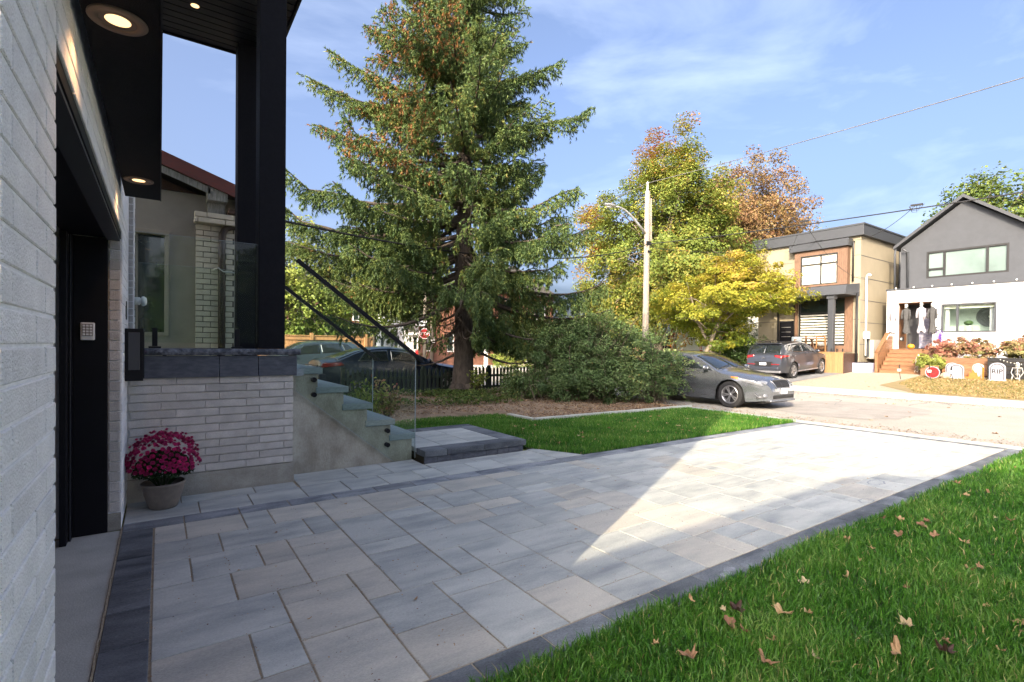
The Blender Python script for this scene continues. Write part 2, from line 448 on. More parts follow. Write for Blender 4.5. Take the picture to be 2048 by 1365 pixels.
def clumps(centers, radii, per, R=None, flat=.7):
    R = R or rng
    out = []; idx = []
    for i, (c, r) in enumerate(zip(centers, radii)):
        n = max(4, int(per*R.uniform(.6, 1.4)))
        p = unit(R.normal(size=(n,3)))*(R.uniform(.25, 1, (n,1))**.5)*r
        p[:, 2] *= flat
        out.append(p+c); idx += [i]*n
    return np.concatenate(out), np.array(idx)
# ================================================================== GROUND AND STREETS
def sheet(name, poly, z, material, kind='structure', parent=None):
    b = MB(); b.add([(x, y, z) for x, y in poly], [list(range(len(poly)))])
    return b.build(name, material, parent, kind=kind)
sheet('ground', [(-600,-600),(700,-600),(700,700),(-600,700)], -.06, M['far_grass'])
def road_z(x): return -.01
RX0, RX1 = 11.12, 19.0
sheet('road', [(RX0,-60),(RX1,-60),(RX1,90),(RX0,90)], -.012, M['asphalt'])
b = MB()
for px_, py_, w, l in ((14.4,5.8,2.6,3.2),(16.7,-3,1.6,5)):
    n = 26; R = random.Random(px_)
    P = [(px_+w*math.cos(2*PI*i/n)*(abs(math.cos(2*PI*i/n))**-.45 if abs(math.cos(2*PI*i/n))>.25 else 1.7)*R.uniform(.93,1.07)*.8, py_+l/2*math.sin(2*PI*i/n)*R.uniform(.92,1.08), -.006) for i in range(n)]
    b.add(P, [list(range(n))])
b.build('road_patch', M['asphalt_patch'], kind='structure')
sheet('side_street', [(-70,16.2),(RX0-.01,16.2),(RX0-.01,22.6),(-70,22.6)], -.014, M['asphalt'])
sheet('side_street_pavement', [(-70,23.0),(10.9,23.0),(10.9,24.3),(-70,24.3)], .03, M['concrete_pale'])
# pale concrete ribbon and kerb between the plots and the road
b = MB()
y = -20.0
while y < 14.5:
    b.box(10.80, 11.11, y+.004, y+2.996, -.12, .004); y += 3
b.build('kerb_ribbon', M['concrete_pale'], kind='structure')
b = MB(); y = -30
while y < 70:
    b.box(RX1+.002, RX1+.16, y+.005, y+3.995, -.2, .055); y += 4
b.build('far_kerb', M['concrete_pale'], kind='structure')
# the rising front yards across the street
def yard_z(x): return .045 + max(0, min(1, (x-RX1-1.9)/7.0))**1.2*.37
b = MB(); b.cm = 0
xs = [RX1+.165, RX1+1.9] + [RX1+1.9+i*.7 for i in range(1, 12)] + [60, 120]
for i in range(len(xs)-1):
    a, c = xs[i], xs[i+1]
    b.add([(a,-60,yard_z(a)-.004),(c,-60,yard_z(c)-.004),(c,90,yard_z(c)-.004),(a,90,yard_z(a)-.004)], [(0,1,2,3)])
b.build('front_yards', M['gravel'], kind='structure')
b = MB(); y = -30
while y < 60:
    b.box(RX1+.175, RX1+1.75, y+.006, y+1.494, -.05, .052); y += 1.5
b.build('far_sidewalk', M['concrete_pale'], kind='structure')
# dry lawn of the white house, asphalt drive of the tan house
def yard_sheet(name, ys, x0, x1, material, dz=.004, f=None):
    b = MB(); n = 22
    for i in range(n):
        a = x0+(x1-x0)*i/n; c = x0+(x1-x0)*(i+1)/n
        y0a, y1a = f(a) if f else ys; y0c, y1c = f(c) if f else ys
        b.add([(a,y0a,yard_z(a)+dz),(c,y0c,yard_z(c)+dz),(c,y1c,yard_z(c)+dz),(a,y1a,yard_z(a)+dz)], [(0,1,2,3)])
    return b.build(name, material, kind='structure')
yard_sheet('dry_lawn', None, RX1+1.78, 27.5, M['dry_grass'], .006, lambda x: (-12, 6.2+min(1,(x-RX1-1.78)/2.2)*1.9))
yard_sheet('driveway_across_street', (11.0, 14.6), RX1+.2, 28.4, M['asphalt_dark'], .008)
yard_sheet('green_yard', (14.6, 30), RX1+1.78, 28.4, M['far_grass'], .006)
sheet('far_lawn', [(-40,24.35),(10.9,24.35),(10.9,90),(-40,90)], -.02, M['far_grass'])

# tar seams, cracks and grit on the road
R = random.Random(15); b = MB()
for k in range(26):
    x, y = R.uniform(11.3,18.8), R.uniform(-3,12); a = R.choice([0,0,1.57])+R.uniform(-.35,.35); P = []
    for i in range(R.randint(8,22)):
        P.append((x,y,-.009)); x += .16*math.cos(a); y += .16*math.sin(a); a += R.uniform(-.45,.45)
    b.tube(P, [.004+.009*R.random() for _ in P], 4, False)
b.build('road_crack', M['asphalt_dark'], kind='stuff')
R = np.random.default_rng(16); N = 5000
x = np.where(R.random(N)<.5, 11.15+np.abs(R.normal(0,.35,N)), 18.95-np.abs(R.normal(0,.5,N))); y = R.uniform(-4,12,N)
V, F, r_ = leaves(np.stack([x,y,-.006+0*x],1), .035, R.uniform(0,1,N), 2.5, .5, R)
o = np_mesh('gutter_litter', V, F, M['dry_leaf'], r_, kind='stuff'); o['label'] = 'crumbled leaves and grit lying along both gutters of the road'; o['category'] = 'leaf litter'
# ================================================================== DRIVEWAY PAVING
MX, MY, OX, OY = .2085, .2105, -.035, 2.07
drive = bpy.data.objects.new('driveway', None); COL.objects.link(drive); drive['kind'] = 'structure'
sb = MB().add([(-.245,1.86,-.006),(10.795,1.86,-.006),(10.795,5.235,-.006),(-.245,5.235,-.006)], [(0,1,2,3)])
sb.build('joint_sand', M['sand'], drive)
_slab = {}
def slab_mesh(w, d, mk, h=.05, g=.0045, ch=.0035):
    key = (round(w,3), round(d,3), mk, h)
    if key not in _slab:
        x, y = w/2-g, d/2-g
        b = MB()
        b.add([(-x,-y,-h),(x,-y,-h),(x,y,-h),(-x,y,-h),(-x,-y,-ch),(x,-y,-ch),(x,y,-ch),(-x,y,-ch),
               (-x+ch,-y+ch,0),(x-ch,-y+ch,0),(x-ch,y-ch,0),(-x+ch,y-ch,0)],
              [(0,1,5,4),(1,2,6,5),(2,3,7,6),(3,0,4,7),(4,5,9,8),(5,6,10,9),(6,7,11,10),(7,4,8,11),(8,9,10,11)])
        _slab[key] = b.mesh('slab', M[mk], fix=False)
    return _slab[key]
def put_slab(x0, x1, y0, y1, mk, parent, name='paving_slab', z=0, h=.05, g=.0045):
    o = inst(name, slab_mesh(x1-x0, y1-y0, mk, h, g), ((x0+x1)/2, (y0+y1)/2, z+random.uniform(-.0016,.0016)), parent)
    return o
occ = set(); NK, NJ = 51, 14
near = [(0,1,12,14),(1,3,12,14),(3,4,12,14),(4,6,12,14),(0,2,10,12),(2,5,10,12),(5,6,10,12),(0,1,8,10),(1,3,8,10),(3,4,8,10),
 (4,6,9,10),(4,6,6,9),(0,2,6,8),(2,4,6,8),(0,3,4,6),(3,5,5,6),(3,5,3,5),(5,6,4,6),(0,2,2,4),(2,3,2,4),(0,3,0,2),(3,5,0,3),
 (5,7,2,4),(5,7,0,2),(7,9,3,4),(7,9,0,3),(6,8,4,7),(6,8,7,8),(6,8,8,11),(6,8,11,12),(6,8,12,14),(8,9,4,6),(9,11,2,4),(9,11,0,2),
 (11,13,1,4),(11,13,0,1),(13,15,2,4),(13,15,0,2),(8,11,6,8),(9,11,4,6),(8,10,8,10),(8,10,10,11),(8,10,11,14)]
slabs = []
for k0,k1,j0,j1 in near:
    if any((k,j) in occ for k in range(k0,k1) for j in range(j0,j1)): continue
    slabs.append((k0,k1,j0,j1))
    for k in range(k0,k1):
        for j in range(j0,j1): occ.add((k,j))
SZ = [(3,2),(2,3),(2,2),(2,2),(2,3),(1,2),(2,1),(3,2),(3,3)]
RS = random.Random(5)
for k in range(NK):
    for j in range(NJ):
        if (k,j) in occ: continue
        opts = SZ[:]; RS.shuffle(opts)
        for a, c in opts+[(2,1),(1,2),(1,1)]:
            cells = [(k+i, j+t) for i in range(a) for t in range(c)]
            if all(q not in occ and q[0] < NK and q[1] < NJ for q in cells): break
        occ.update(cells); slabs.append((k,k+a,j,j+c))
print('slabs', len(slabs))
for k0,k1,j0,j1 in slabs:
    mk = 'slab_warm' if RS.random() < .35 else 'slab'
    put_slab(OX+MX*k0, OX+MX*k1, OY+MY*j0, OY+MY*j1, mk, drive)
# dark border courses
def run(x0, x1, y0, y1, step, axis, parent=drive, mk='slab_dark', nm='border_slab'):
    a, c = (x0, x1) if axis == 0 else (y0, y1)
    t = a
    while t < c-.05:
        e = min(c, t+step)
        if c-e < .1: e = c
        if axis == 0: put_slab(t, e, y0, y1, mk, parent, nm)
        else: put_slab(x0, x1, t, e, mk, parent, nm)
        t = e
XE = OX+MX*NK
run(-.245, XE, 5.022, 5.232, .417, 0, mk='slab_mid')
run(-.035, 10.78, 1.862, 2.066, .417, 0)
run(-.245, -.037, 1.862, 5.018, .42, 1)
run(XE+.002, 10.78, 2.072, 5.232, .42, 1)
# apron at the foot of the porch
apron = bpy.data.objects.new('walkway', None); COL.objects.link(apron); apron['kind'] = 'structure'
MB().add([(-.245,5.24,-.014),(4.86,5.24,-.014),(4.5,5.95,-.014),(2.74,5.95,-.014),(2.74,6.3,-.014),(1.2,6.3,-.014),(1.2,5.95,-.014),(-.245,5.95,-.014)], [tuple(range(8))]).build('joint_sand', M['sand'], apron)
xs = [-.245,.30,.72,1.21,1.63,2.05,2.47,2.76,3.18,3.6,4.02,4.38]
for i in range(len(xs)-1):
    put_slab(xs[i], xs[i+1], 5.236, 5.655, 'slab', apron)
xs = [-.245,.17,.80,1.20]
for i in range(len(xs)-1): put_slab(xs[i], xs[i+1], 5.66, 5.90, 'slab', apron)
xs = [1.22,1.84,2.26,2.735]
for i in range(len(xs)-1): put_slab(xs[i], xs[i+1], 5.66, 6.22, 'slab', apron)
for a, c in ((2.75,3.39),(3.39,3.81),(3.81,4.38)): put_slab(a, c, 5.66, 5.89, 'slab', apron)
for P in ([(4.39,5.24),(4.845,5.24),(4.655,5.65),(4.39,5.65)], [(4.39,5.662),(4.65,5.662),(4.51,5.93),(4.39,5.93)]):
    MB().prism(P, 2, -.05, 0).build('paving_slab', M['slab'], apron)
R = np.random.default_rng(18); N = 2600      # grit swept into the joints and small crumbs on the slabs
gx = OX+MX*R.integers(0, NK, N)+R.normal(0,.012,N); gy = OY+R.random(N)*MY*NJ
sw = R.random(N) < .4; gx = np.where(sw, OX+R.random(N)*MX*NK, gx); gy = np.where(sw, OY+MY*R.integers(0, NJ+1, N)+R.normal(0,.012,N), gy)
V, F, r_ = leaves(np.stack([gx,gy,.002+0*gx],1), .011, R.uniform(0,.8,N), 3, .7, R)
o = np_mesh('paving_grit', V, F, M['dry_leaf'], r_, kind='stuff'); o['label'] = 'crumbs of sand and grit lying on the driveway joints'; o['category'] = 'grit'
for (sx,sy,r,k) in ((6.66,2.36,.10,1),(5.76,2.12,.07,1),(3.18,1.97,.040,0),(3.09,1.94,.035,0)):   # dried water rings
    b = MB(); R_ = random.Random(sx); n = 26; P = []; Q = []
    for i in range(n):
        a = 2*PI*i/n; q = r*R_.uniform(.85,1.15); P.append((sx+q*1.5*math.cos(a), sy+q*.8*math.sin(a), .0028)); Q.append((sx+q*1.5*.82*math.cos(a), sy+q*.8*.82*math.sin(a), .0028))
    if k: b.add(P+Q, [(i,(i+1) % n,n+(i+1) % n,n+i) for i in range(n)])
    else: b.add(P, [list(range(n))])
    o = b.build('water_mark', M['slab_mid'], drive)
# concrete apron inside the garage opening
b = MB().box(-.64, -.256, 1.96, 5.09, -.1, -.002); b.build('garage_threshold', M['concrete_pale'], kind='structure')
b = MB(); R = random.Random(3); y = 1.9
while y < 5.1:      # twig and dirt line in the joint by the threshold
    b.tube([(-.248,y,.003),(-.249+R.uniform(-.004,.004),y+.14,.004)], [.006,.005], 5); y += .135
b.build('joint_strip', M['sand'], kind='structure')

# ================================================================== TURF
def inpoly(x, y, poly):
    c = np.zeros(len(x), bool); n = len(poly)
    for i in range(n):
        x0, y0 = poly[i]; x1, y1 = poly[(i+1) % n]
        m_ = ((y0 > y) != (y1 > y)) & (x < (x1-x0)*(y-y0)/(y1-y0+1e-12)+x0)
        c ^= m_
    return c
def blades(name, poly, dens, h0, h1, material, label, zf=None, width=.004, seed=1, group=None, lean=.5):
    R = np.random.default_rng(seed)
    P = np.array(poly); x0, y0 = P.min(0); x1, y1 = P.max(0)
    N = int((x1-x0)*(y1-y0)*dens(0.0))
    x = R.uniform(x0, x1, N); y = R.uniform(y0, y1, N)
    d = np.hypot(x, y)
    keep = inpoly(x, y, poly) & (R.random(N) < np.array(dens(d))/dens(0.0))
    x, y, d = x[keep], y[keep], d[keep]; N = len(x)
    pat = np.sin(x*3.1+np.sin(y*2.3)*1.7)*np.cos(y*3.7+x*.6)+np.sin(x*9+y*7)*.4   # tufts and patches
    h = R.uniform(h0, h1, N)*(1+.22*pat)
    w = width*(1+d*.12)*R.uniform(.7, 1.3, N)
    th = R.uniform(0, 2*PI, N); ph = th+R.normal(0, 1.2, N)
    ln = h*lean*R.uniform(.1, 1.3, N)
    sx, sy = np.cos(th)*w/2, np.sin(th)*w/2
    lx, ly = np.cos(ph)*ln, np.sin(ph)*ln
    z = (zf(x, y) if zf else 0*x)
    V = np.stack([np.stack([x-sx, y-sy, z-.005], 1), np.stack([x+sx, y+sy, z-.005], 1),
                  np.stack([x-sx*.8+lx*.35, y-sy*.8+ly*.35, z+h*.6], 1), np.stack([x+sx*.8+lx*.35, y+sy*.8+ly*.35, z+h*.6], 1),
                  np.stack([x+lx, y+ly, z+h*(1-.25*(ln/h))], 1)], 1)
    i = np.arange(N)[:, None]*5
    F = np.concatenate([i+[0,1,3], i+[0,3,2], i+[2,3,4]], 1).reshape(-1, 3)
    r = np.clip(.45+.16*pat+R.normal(0, .2, N), 0, .9); r[R.random(N) < .025] = 1.0
    rv = np.repeat(r, 5)
    o = np_mesh(name, V.reshape(-1,3), F, material, rv, kind='stuff')
    o['label'] = label; o['category'] = 'grass'
    if group: o['group'] = group
    print(name, N)
    return o
sheet('lawn_soil', [(1.0,1.86),(10.79,1.86),(10.79,-30),(-.0,-30),(-3,-2),(-3,.6),(.4,1.2)], -.012, M['grass_base'])
E_ = [(10.8,1.87),(9.5,1.88),(8.2,1.86),(7.0,1.89),(5.5,1.87),(4,1.9),(3,1.88),(2.2,1.91),(1.6,1.88),(1.1,1.90),(.9,1.6),(1.2,.3),(2.0,-.6),(5,-1.0),(10.8,-.5)]
blades('lawn_grass', E_, lambda d: 12000*np.minimum(1, (2.6/np.maximum(d, .1))**1.35) if not np.isscalar(d) or d else 12000., .04, .085, M['grass'],
       'long green grass blades of the right-hand lawn along the dark paving border', width=.0042, seed=2, lean=.75)
sheet('left_lawn_soil', [(4.52,5.9),(4.86,5.235),(10.79,5.235),(10.79,7.95),(6.1,8.15),(6.1,9.3),(2.2,9.4),(2.2,7.7),(4.4,7.6)], -.012, M['grass_base'])
L_ = [(4.50,5.9),(4.86,5.25),(10.77,5.25),(10.77,7.85),(6.28,8.05),(6.1,9.2),(5.0,9.45),(3.6,9.3),(2.4,9.4),(2.4,7.7),(4.42,7.6)]
blades('left_lawn_grass', L_, lambda d: 4200*np.minimum(1, (7/np.maximum(d, .1))**.8) if not np.isscalar(d) or d else 4200., .035, .07, M['grass'],
       'short green grass of the lawn between the driveway and the shrub bed', width=.0042, seed=3)
# shrub bed
def bed_z(x, y):
    x = np.asarray(x, float); y = np.asarray(y, float)
    t = np.clip((y-8.1)/3.0, 0, 1)
    return .03+.17*t*t*(3-2*t) + .02*np.sin(x*2.3)*np.sin(y*1.9) + .012*np.sin(x*7.1+y*5)
b = MB(); nx, ny = 70, 42
xs = np.linspace(-3.5, 11.0, nx); ys = np.linspace(0, 1, ny)
for j in range(ny):
    for i in range(nx):
        x = xs[i]; lo_ = 9.22+.1*math.sin(x*3) if x < 6.12 else 8.06
        yy = lo_+(15.9-lo_)*ys[j]**1.3
        zz = float(bed_z(x, yy))*min(1, .05+(yy-lo_)/.7) - (.02 if j == 0 else 0)
        if x > 10.6: zz *= max(0, (11.0-x)/.4)
        if yy > 13.4: zz = zz*max(0, 1-(yy-13.4)/.8)-.01
        b.v.append((x, yy, zz))
for j in range(ny-1):
    for i in range(nx-1):
        a = j*nx+i; b.f.append([a, a+1, a+nx+1, a+nx]); b.m.append(0)
bed = b.build('shrub_bed', M['mulch'], smooth=True, kind='structure')
# litter of twigs and chips on the bed
R = np.random.default_rng(4); N = 15000
x = R.uniform(2.4, 10.9, N); y = 8.1+R.uniform(0, 1, N)**1.4*4.4; ok_ = (y > 9.3) | (x > 6.2); x, y = x[ok_], y[ok_]; N = len(x)
C = np.stack([x, y, bed_z(x, y)+.01], 1)
V, F, r_ = leaves(C, .05, R.uniform(0, 1, N), 1.5, .35, R)
o = np_mesh('bed_litter', V, F, M['dry_leaf'], r_, kind='stuff'); o['label'] = 'dry leaf litter and wood chips scattered over the bare shrub bed'; o['category'] = 'leaf litter'
# low ground cover under the spruce
N = 9000; x = R.uniform(2.6, 7.9, N); y = R.uniform(9.9, 12.3, N)
pat = np.sin(x*2.1+1)+np.sin(y*3.3+x)+R.normal(0, .5, N); k = pat > .1; x, y = x[k], y[k]; N = len(x)
C = np.stack([x, y, bed_z(x, y)+R.uniform(.02, .16, N)], 1)
V, F, r_ = leaves(C, .07, np.clip(R.normal(.5, .2, N), 0, 1), 1.0, .6, R)
o = np_mesh('ground_cover', V, F, M['leaf_green'], r_, kind='stuff'); o['label'] = 'low leafy ground cover growing under the spruce tree'; o['category'] = 'ground cover'
# pale edging stones along the bed
ed = thing('lawn_edging', 'pale concrete edging stones in an L between left lawn and bare shrub bed', 'edging', (6.16,8.1,0))
pts = [(6.13,8.95),(6.16,8.1),(7.7,8.06),(9.3,7.99),(11.0,7.93)]
for (ax_, ay), (bx, by) in zip(pts[:-1], pts[1:]):
    L = math.hypot(bx-ax_, by-ay); n = max(1, round(L/.8))
    for i in range(n):
        p = [(ax_+(bx-ax_)*t, ay+(by-ay)*t, .02) for t in ((i+.012)/n, (i+.988)/n)]
        MB().bar(p[0], p[1], .1, .09).build('edging_stone', M['concrete_pale'], ed, bevel=.006)

# ================================================================== OUR WHITE BRICK HOUSE
_bk = {}
def brick_mesh(L, h, d, mk, axis):
    key = (round(L,3), h, d, mk, axis)
    if key not in _bk:
        c = .003; b = MB(); a, z = L/2, h/2
        P = []
        for dep, ins in ((0, 0), (d-c, 0), (d, c)):
            for u, w in ((-a+ins,-z+ins),(a-ins,-z+ins),(a-ins,z-ins),(-a+ins,z-ins)):
                P.append((u, -dep, w) if axis == 'x' else (dep, u, w))
        F = []
        for t in (0, 4):
            for i in range(4): F.append((t+i, t+(i+1) % 4, t+4+(i+1) % 4, t+4+i))
        F.append((8,9,10,11))
        b.add(P, F)
        _bk[key] = b.mesh('brick', M[mk])
    return _bk[key]
def brickwork(axis, c, u0, u1, z0, z1, parent, mk='brick', L=.365, h=.08, j=.009, shift=.12, depth=.03, holes=(), zoff=.209, rs=.33):
    """bricks whose face stands proud of plane c; axis 'x': wall runs along x and faces -y; axis 'y': runs along y, faces +x"""
    n0 = math.ceil((z0-zoff)/h-1e-6); row = n0; cnt = 0
    while zoff+row*h+h <= z1+.02:
        za = zoff+row*h; s = (row % 2)*L*rs+shift
        u = u0-((u0-s) % L)
        while u < u1-.02:
            a, e = max(u, u0), min(u+L, u1)
            skip = e-a < .03
            for (hu0,hu1,hz0,hz1) in holes:
                if za+h/2 > hz0 and za+h/2 < hz1:
                    if a >= hu0-.01 and e <= hu1+.01: skip = True
                    elif a < hu0 < e: e = hu0
                    elif a < hu1 < e: a = hu1
            if not skip and e-a > .03:
                m_ = brick_mesh(round(e-a-j, 2), h-j, depth, mk, axis)
                jit = random.uniform(-.0012, .0012)
                loc = ((a+e)/2, c+.027+jit, za+h/2) if axis == 'x' else (c-.027+jit, (a+e)/2, za+h/2)
                inst('brick', m_, loc, parent); cnt += 1
            u += L
        row += 1
    return cnt
house = thing('brick_house', 'pale brick house at the left edge with black garage opening and lit black soffit', 'house', (-4,4.5,0))
HX = -.25
core = MB()
cx = HX-.002
core.box(-9, -.77, 1.352, 7.60, 0, 7.6)                     # body behind the garage recess
core.box(-.77, cx, 1.352, 1.952, 0, 7.6)                     # near pier
core.box(-.77, cx, 5.112, 5.93, 0, 7.6)                      # far pier
core.box(-.77, cx, 1.952, 5.112, 2.40, 7.6)                  # over the garage
core.box(-.77, cx, 5.93, 6.2, 1.0, 7.6)
core.box(-.77, cx, 7.33, 7.60, 1.0, 7.6)
core.box(-.77, cx, 6.2, 7.33, 3.45, 7.6)
core.build('wall', M['mortar'], house)
n = brickwork('y', HX, 1.345, 1.962, 0, 2.66, house, 'brick_white', shift=.22)
n += brickwork('y', HX, 1.962, 5.10, 2.34, 2.66, house, 'brick_white', shift=.05)
n += brickwork('y', HX, 5.10, 5.92, .05, 2.66, house, 'brick_white', shift=.1)
n += brickwork('y', HX, 7.34, 7.6, 1.2, 4.6, house, 'brick_white', shift=.1)
# brick returns on the jambs (bricks end-on, facing the camera side)
n += brickwork('x', 5.102, -.335, -.252, .12, 2.32, house, 'brick', L=.083, shift=-.335, zoff=.15, depth=.03, rs=0)
n += brickwork('x', 7.33, -.34, -.252, 1.25, 4.4, house, 'brick', L=.088, shift=-.34, zoff=1.25, depth=.03, rs=0)
n += brickwork('x', 1.345, -1.0, -.256, 0, 2.66, house, 'brick', shift=.02)
print('house bricks', n)
MB().box(-.34,-.252,5.098,5.11,0,.14).build('foundation', M['concrete'], house)
# garage door and black surround
gd = MB()
gd.box(-.545,-.335,5.085,5.108,0,2.31)
gd.box(-.56,-.545,5.0,5.108,0,2.31)
gd.box(-.60,-.56,4.9,4.985,0,2.31)
gd.build('door_frame', M['black'], house, bevel=.004)
MB().box(-.552,-.546,4.998,5.084,0,2.3).build('frame_trim', M['graphite'], house)
MB().box(-.60,-.256,1.97,5.10,2.318,2.395).build('lintel', M['black'], house)
MB().box(-.345,-.262,1.965,5.10,2.30,2.316).build('steel_angle', M['graphite'], house)
gdo = MB().box(-.72,-.66,1.96,5.1,0,2.4).build('garage_door', M['black'], house)
for i in range(4):
    MB().box(-.66,-.645,1.97,5.09,.02+i*.575,.02+i*.575+.55).build('door_panel', M['black'], gdo, bevel=.004)
MB().box(-.655,-.62,4.78,4.86,0,2.3).build('guide_rail', M['galv'], house)
# the soffit box over the garage with its lit spots
sf = MB(); sf.box(-.225,0.0,1.5,4.99,2.64,2.95); so = sf.build('soffit_box', M['black_soft'], house)
MB().box(-.001,.006,1.5,4.995,2.636,2.955).build('fascia', M['black'], house)
for yy in (2.29, 4.45):
    f = MB(); f.lathe([(.055,.0),(.052,-.004),(.085,-.006),(.088,-.003),(.088,.001)], 40, (-.125,yy,2.639)); r = f.build('recessed_light', M['lamp_ring'], house, smooth=True)
    f = MB(); f.lathe([(.0,.0),(.038,.0)], 28, (-.125,yy,2.637)); bl = f.build('bulb', M['lamp_on'], r)
    f = MB(); f.lathe([(.038,-.001),(.052,-.005),(.056,-.003)], 28, (-.125,yy,2.638)); f.build('reflector', M['lamp_ring'], r, smooth=True)
    ld_ = bpy.data.lights.new('spot', 'SPOT'); ld_.energy = 2.6; ld_.color = (1,.52,.22); ld_.spot_size = math.radians(115); ld_.spot_blend = .6; ld_.shadow_soft_size = .03
    lo = bpy.data.objects.new('spot_light', ld_); COL.objects.link(lo); lo.location = (-.125,yy,2.625)
# front door recess
MB().box(-.60,-.56,6.2,7.33,1.2,3.45).build('front_door', M['black'], house, bevel=.004)
# --- porch
por = thing('porch', 'raised brick porch with charcoal stone coping and tall black posts left of the steps', 'porch', (.5,7,0))
MB().box(-.25,1.195,5.952,7.9,-.05,1.15).build('porch_core', M['mortar'], por)
n = brickwork('x', 5.93, -.249, 1.205, .209, 1.15, por, 'brick', shift=.377-.365-.0)
print('porch bricks', n)
# west facing return at x=1.2 is covered by the stringer; bricks on the garage-side corner seen behind the pot
MB().box(-.25,1.212,5.925,5.951,-.05,.205).build('foundation', M['concrete'], por)
MB().box(-.25,1.31,5.94,7.75,1.15,1.222).build('porch_floor', M['tread'], por)
xs = [-.135,.495,.852,1.235]
for i in range(3):
    MB().box(xs[i]+.003,xs[i+1]-.003,5.90,5.949,1.158,1.372).build('stone_panel', M['char_stone'], por, bevel=.003)
MB().box(1.20,1.236,5.951,6.19,1.158,1.372).build('stone_panel', M['char_stone'], por, bevel=.003)
def rock(x0,x1,y0,y1,z0,z1,front='y'):       # coping stone with a broken rock face
    b = MB(); n = int((x1-x0)/.02); R = random.Random(x0)
    rows = [(0,0),(.2,.006),(.5,.012),(.8,.006),(1,-.004)]
    P = []
    for i in range(n+1):
        x = x0+(x1-x0)*i/n
        for t, o_ in rows: P.append((x, y0-o_-R.uniform(0,.008)*(0<t<1), z0+(z1-z0)*t))
        P.append((x, y1, z1)); P.append((x, y1, z0))
    m_ = 7; F = []
    for i in range(n):
        for k in range(m_):
            F.append((i*m_+k, (i+1)*m_+k, (i+1)*m_+(k+1) % m_, i*m_+(k+1) % m_))
    F.append(list(range(m_))); F.append([n*m_+k for k in range(m_)][::-1])
    return b.add(P, F)
rock(-.14,.70,5.885,6.2,1.378,1.443).build('coping_stone', M['coping'], por)
rock(.704,1.265,5.885,6.2,1.378,1.443).build('coping_stone', M['coping'], por)
for py in (5.99, 7.87):
    b = MB().box(.865,1.125,py,py+.26,(1.445 if py<7 else 1.222),5.60); b.build('porch_post', M['black_soft'], por, bevel=.006)
# high slatted roof over the porch
pr = MB().box(-.25,1.35,5.9,8.16,5.68,5.95); pr.build('porch_roof', M['black'], por)
x = -.24; i = 0
y = 5.92
while y < 8.1:
    MB().box(-.245,1.34,y+.006,y+.134,5.60+.0,5.678).build('soffit_board', M['black'], por, bevel=.006); y += .14
MB().box(1.345,1.37,5.9,8.17,5.56,5.97).build('fascia', M['black'], por)
MB().box(-.25,1.37,5.86,5.895,5.58,5.97).build('fascia', M['black'], por)
MB().box(-.25,1.37,8.165,8.19,5.58,5.97).build('fascia', M['black'], por)
f = MB(); f.lathe([(.0,.0),(.045,.0)], 24, (.34,7.33,5.596)); f.build('recessed_light', M['lamp_on'], por)
# balustrade glass on the coping and at the far side
for (y, x0, x1, z0, z1, xs) in ((6.05,-.20,.855,1.50,2.56,(-.04,.667)), (7.93,-.23,.86,1.27,2.50,(.05,.66))):
    g = MB().box(x0,x1,y-.006,y+.006,z0,z1).build('glass_panel', M['glass'], por)
    MB().box(x0,x1,y-.0055,y+.0055,z1+.0005,z1+.003).build('glass_edge', M['tread'], g)
    for xx in xs:
        zb = 1.445 if y < 7 else 1.225
        c = MB().box(xx-.022,xx+.022,y-.028,y+.028,zb+.02,zb+.20).box(xx-.05,xx+.05,y-.05,y+.05,zb,zb+.018)
        c.build('glass_clamp', M['black'], por, bevel=.003)
# --- stairs
st = thing('stairs', 'concrete stair flight with blue grey stone treads beside the brick porch', 'stairs', (2,6.9,0))
nose = [1.587,1.895,2.196,2.494,2.780]; zt = [1.222,.99,.772,.548,.342]; rise = [1.536,1.841,2.133,2.442,2.735]
poly = [(1.215,-.05),(1.215,zt[0]-.075)]
for i in range(5):
    poly.append((rise[i], zt[i]-.075))
    poly.append((rise[i], (zt[i+1]-.075) if i < 4 else -.05))
MB().prism(poly, 1, 6.25, 7.66).build('stringer', M['stringer'], st)
for i in range(1,5):
    MB().box(rise[i-1]-.02, nose[i], 6.222, 7.69, zt[i]-.073, zt[i]).build('tread', M['tread'], st, bevel=.006)
MB().box(1.27,nose[0],6.222,7.69,zt[0]-.073,zt[0]+.001).build('tread', M['tread'], st, bevel=.006)
def stair_rail(y, label, x0, zA, x1, zB):
    t = thing('stair_balustrade', label, 'railing', ((x0+x1)/2, y, 0))
    zb = lambda x: max(.012, .974-(x-1.275)*.809)
    P = [(x0, zb(x0)), (2.465, zb(2.465)), (x1, .012), (x1, zB-.03), (x0, zA-.03)]
    g = MB().prism(P, 1, y-.006, y+.006).build('glass_panel', M['glass'], t)
    MB().bar((x0-.0,y,zA),(x1+.1,y,zB-.09*.748),.05,.045).build('handrail', M['black'], t, bevel=.004)
    MB().bar((x0,y,zb(x0)-.002),(2.465,y,zb(2.465)-.002),.0125,.004).bar((x1+.003,y,.02),(x1+.003,y,zB-.06),.004,.0125,(1,0,0)).build('glass_edge', M['tread'], t)
    for xx, zz in ((1.484,1.083),(1.484,.907),(2.384,.407),(2.384,.229)):
        MB().lathe([(0,-.030),(.026,-.030),(.028,-.027),(.028,.04)], 20, (xx,y,zz), 'y').build('standoff', M['black'], t, smooth=False)
stair_rail(6.20, 'near glass balustrade with sloping black handrail in front of the stair flight', 1.285, 2.464, 2.757, 1.36)
stair_rail(7.75, 'far glass balustrade with sloping black handrail behind the stair flight', 1.285, 2.43, 2.73, 1.32)
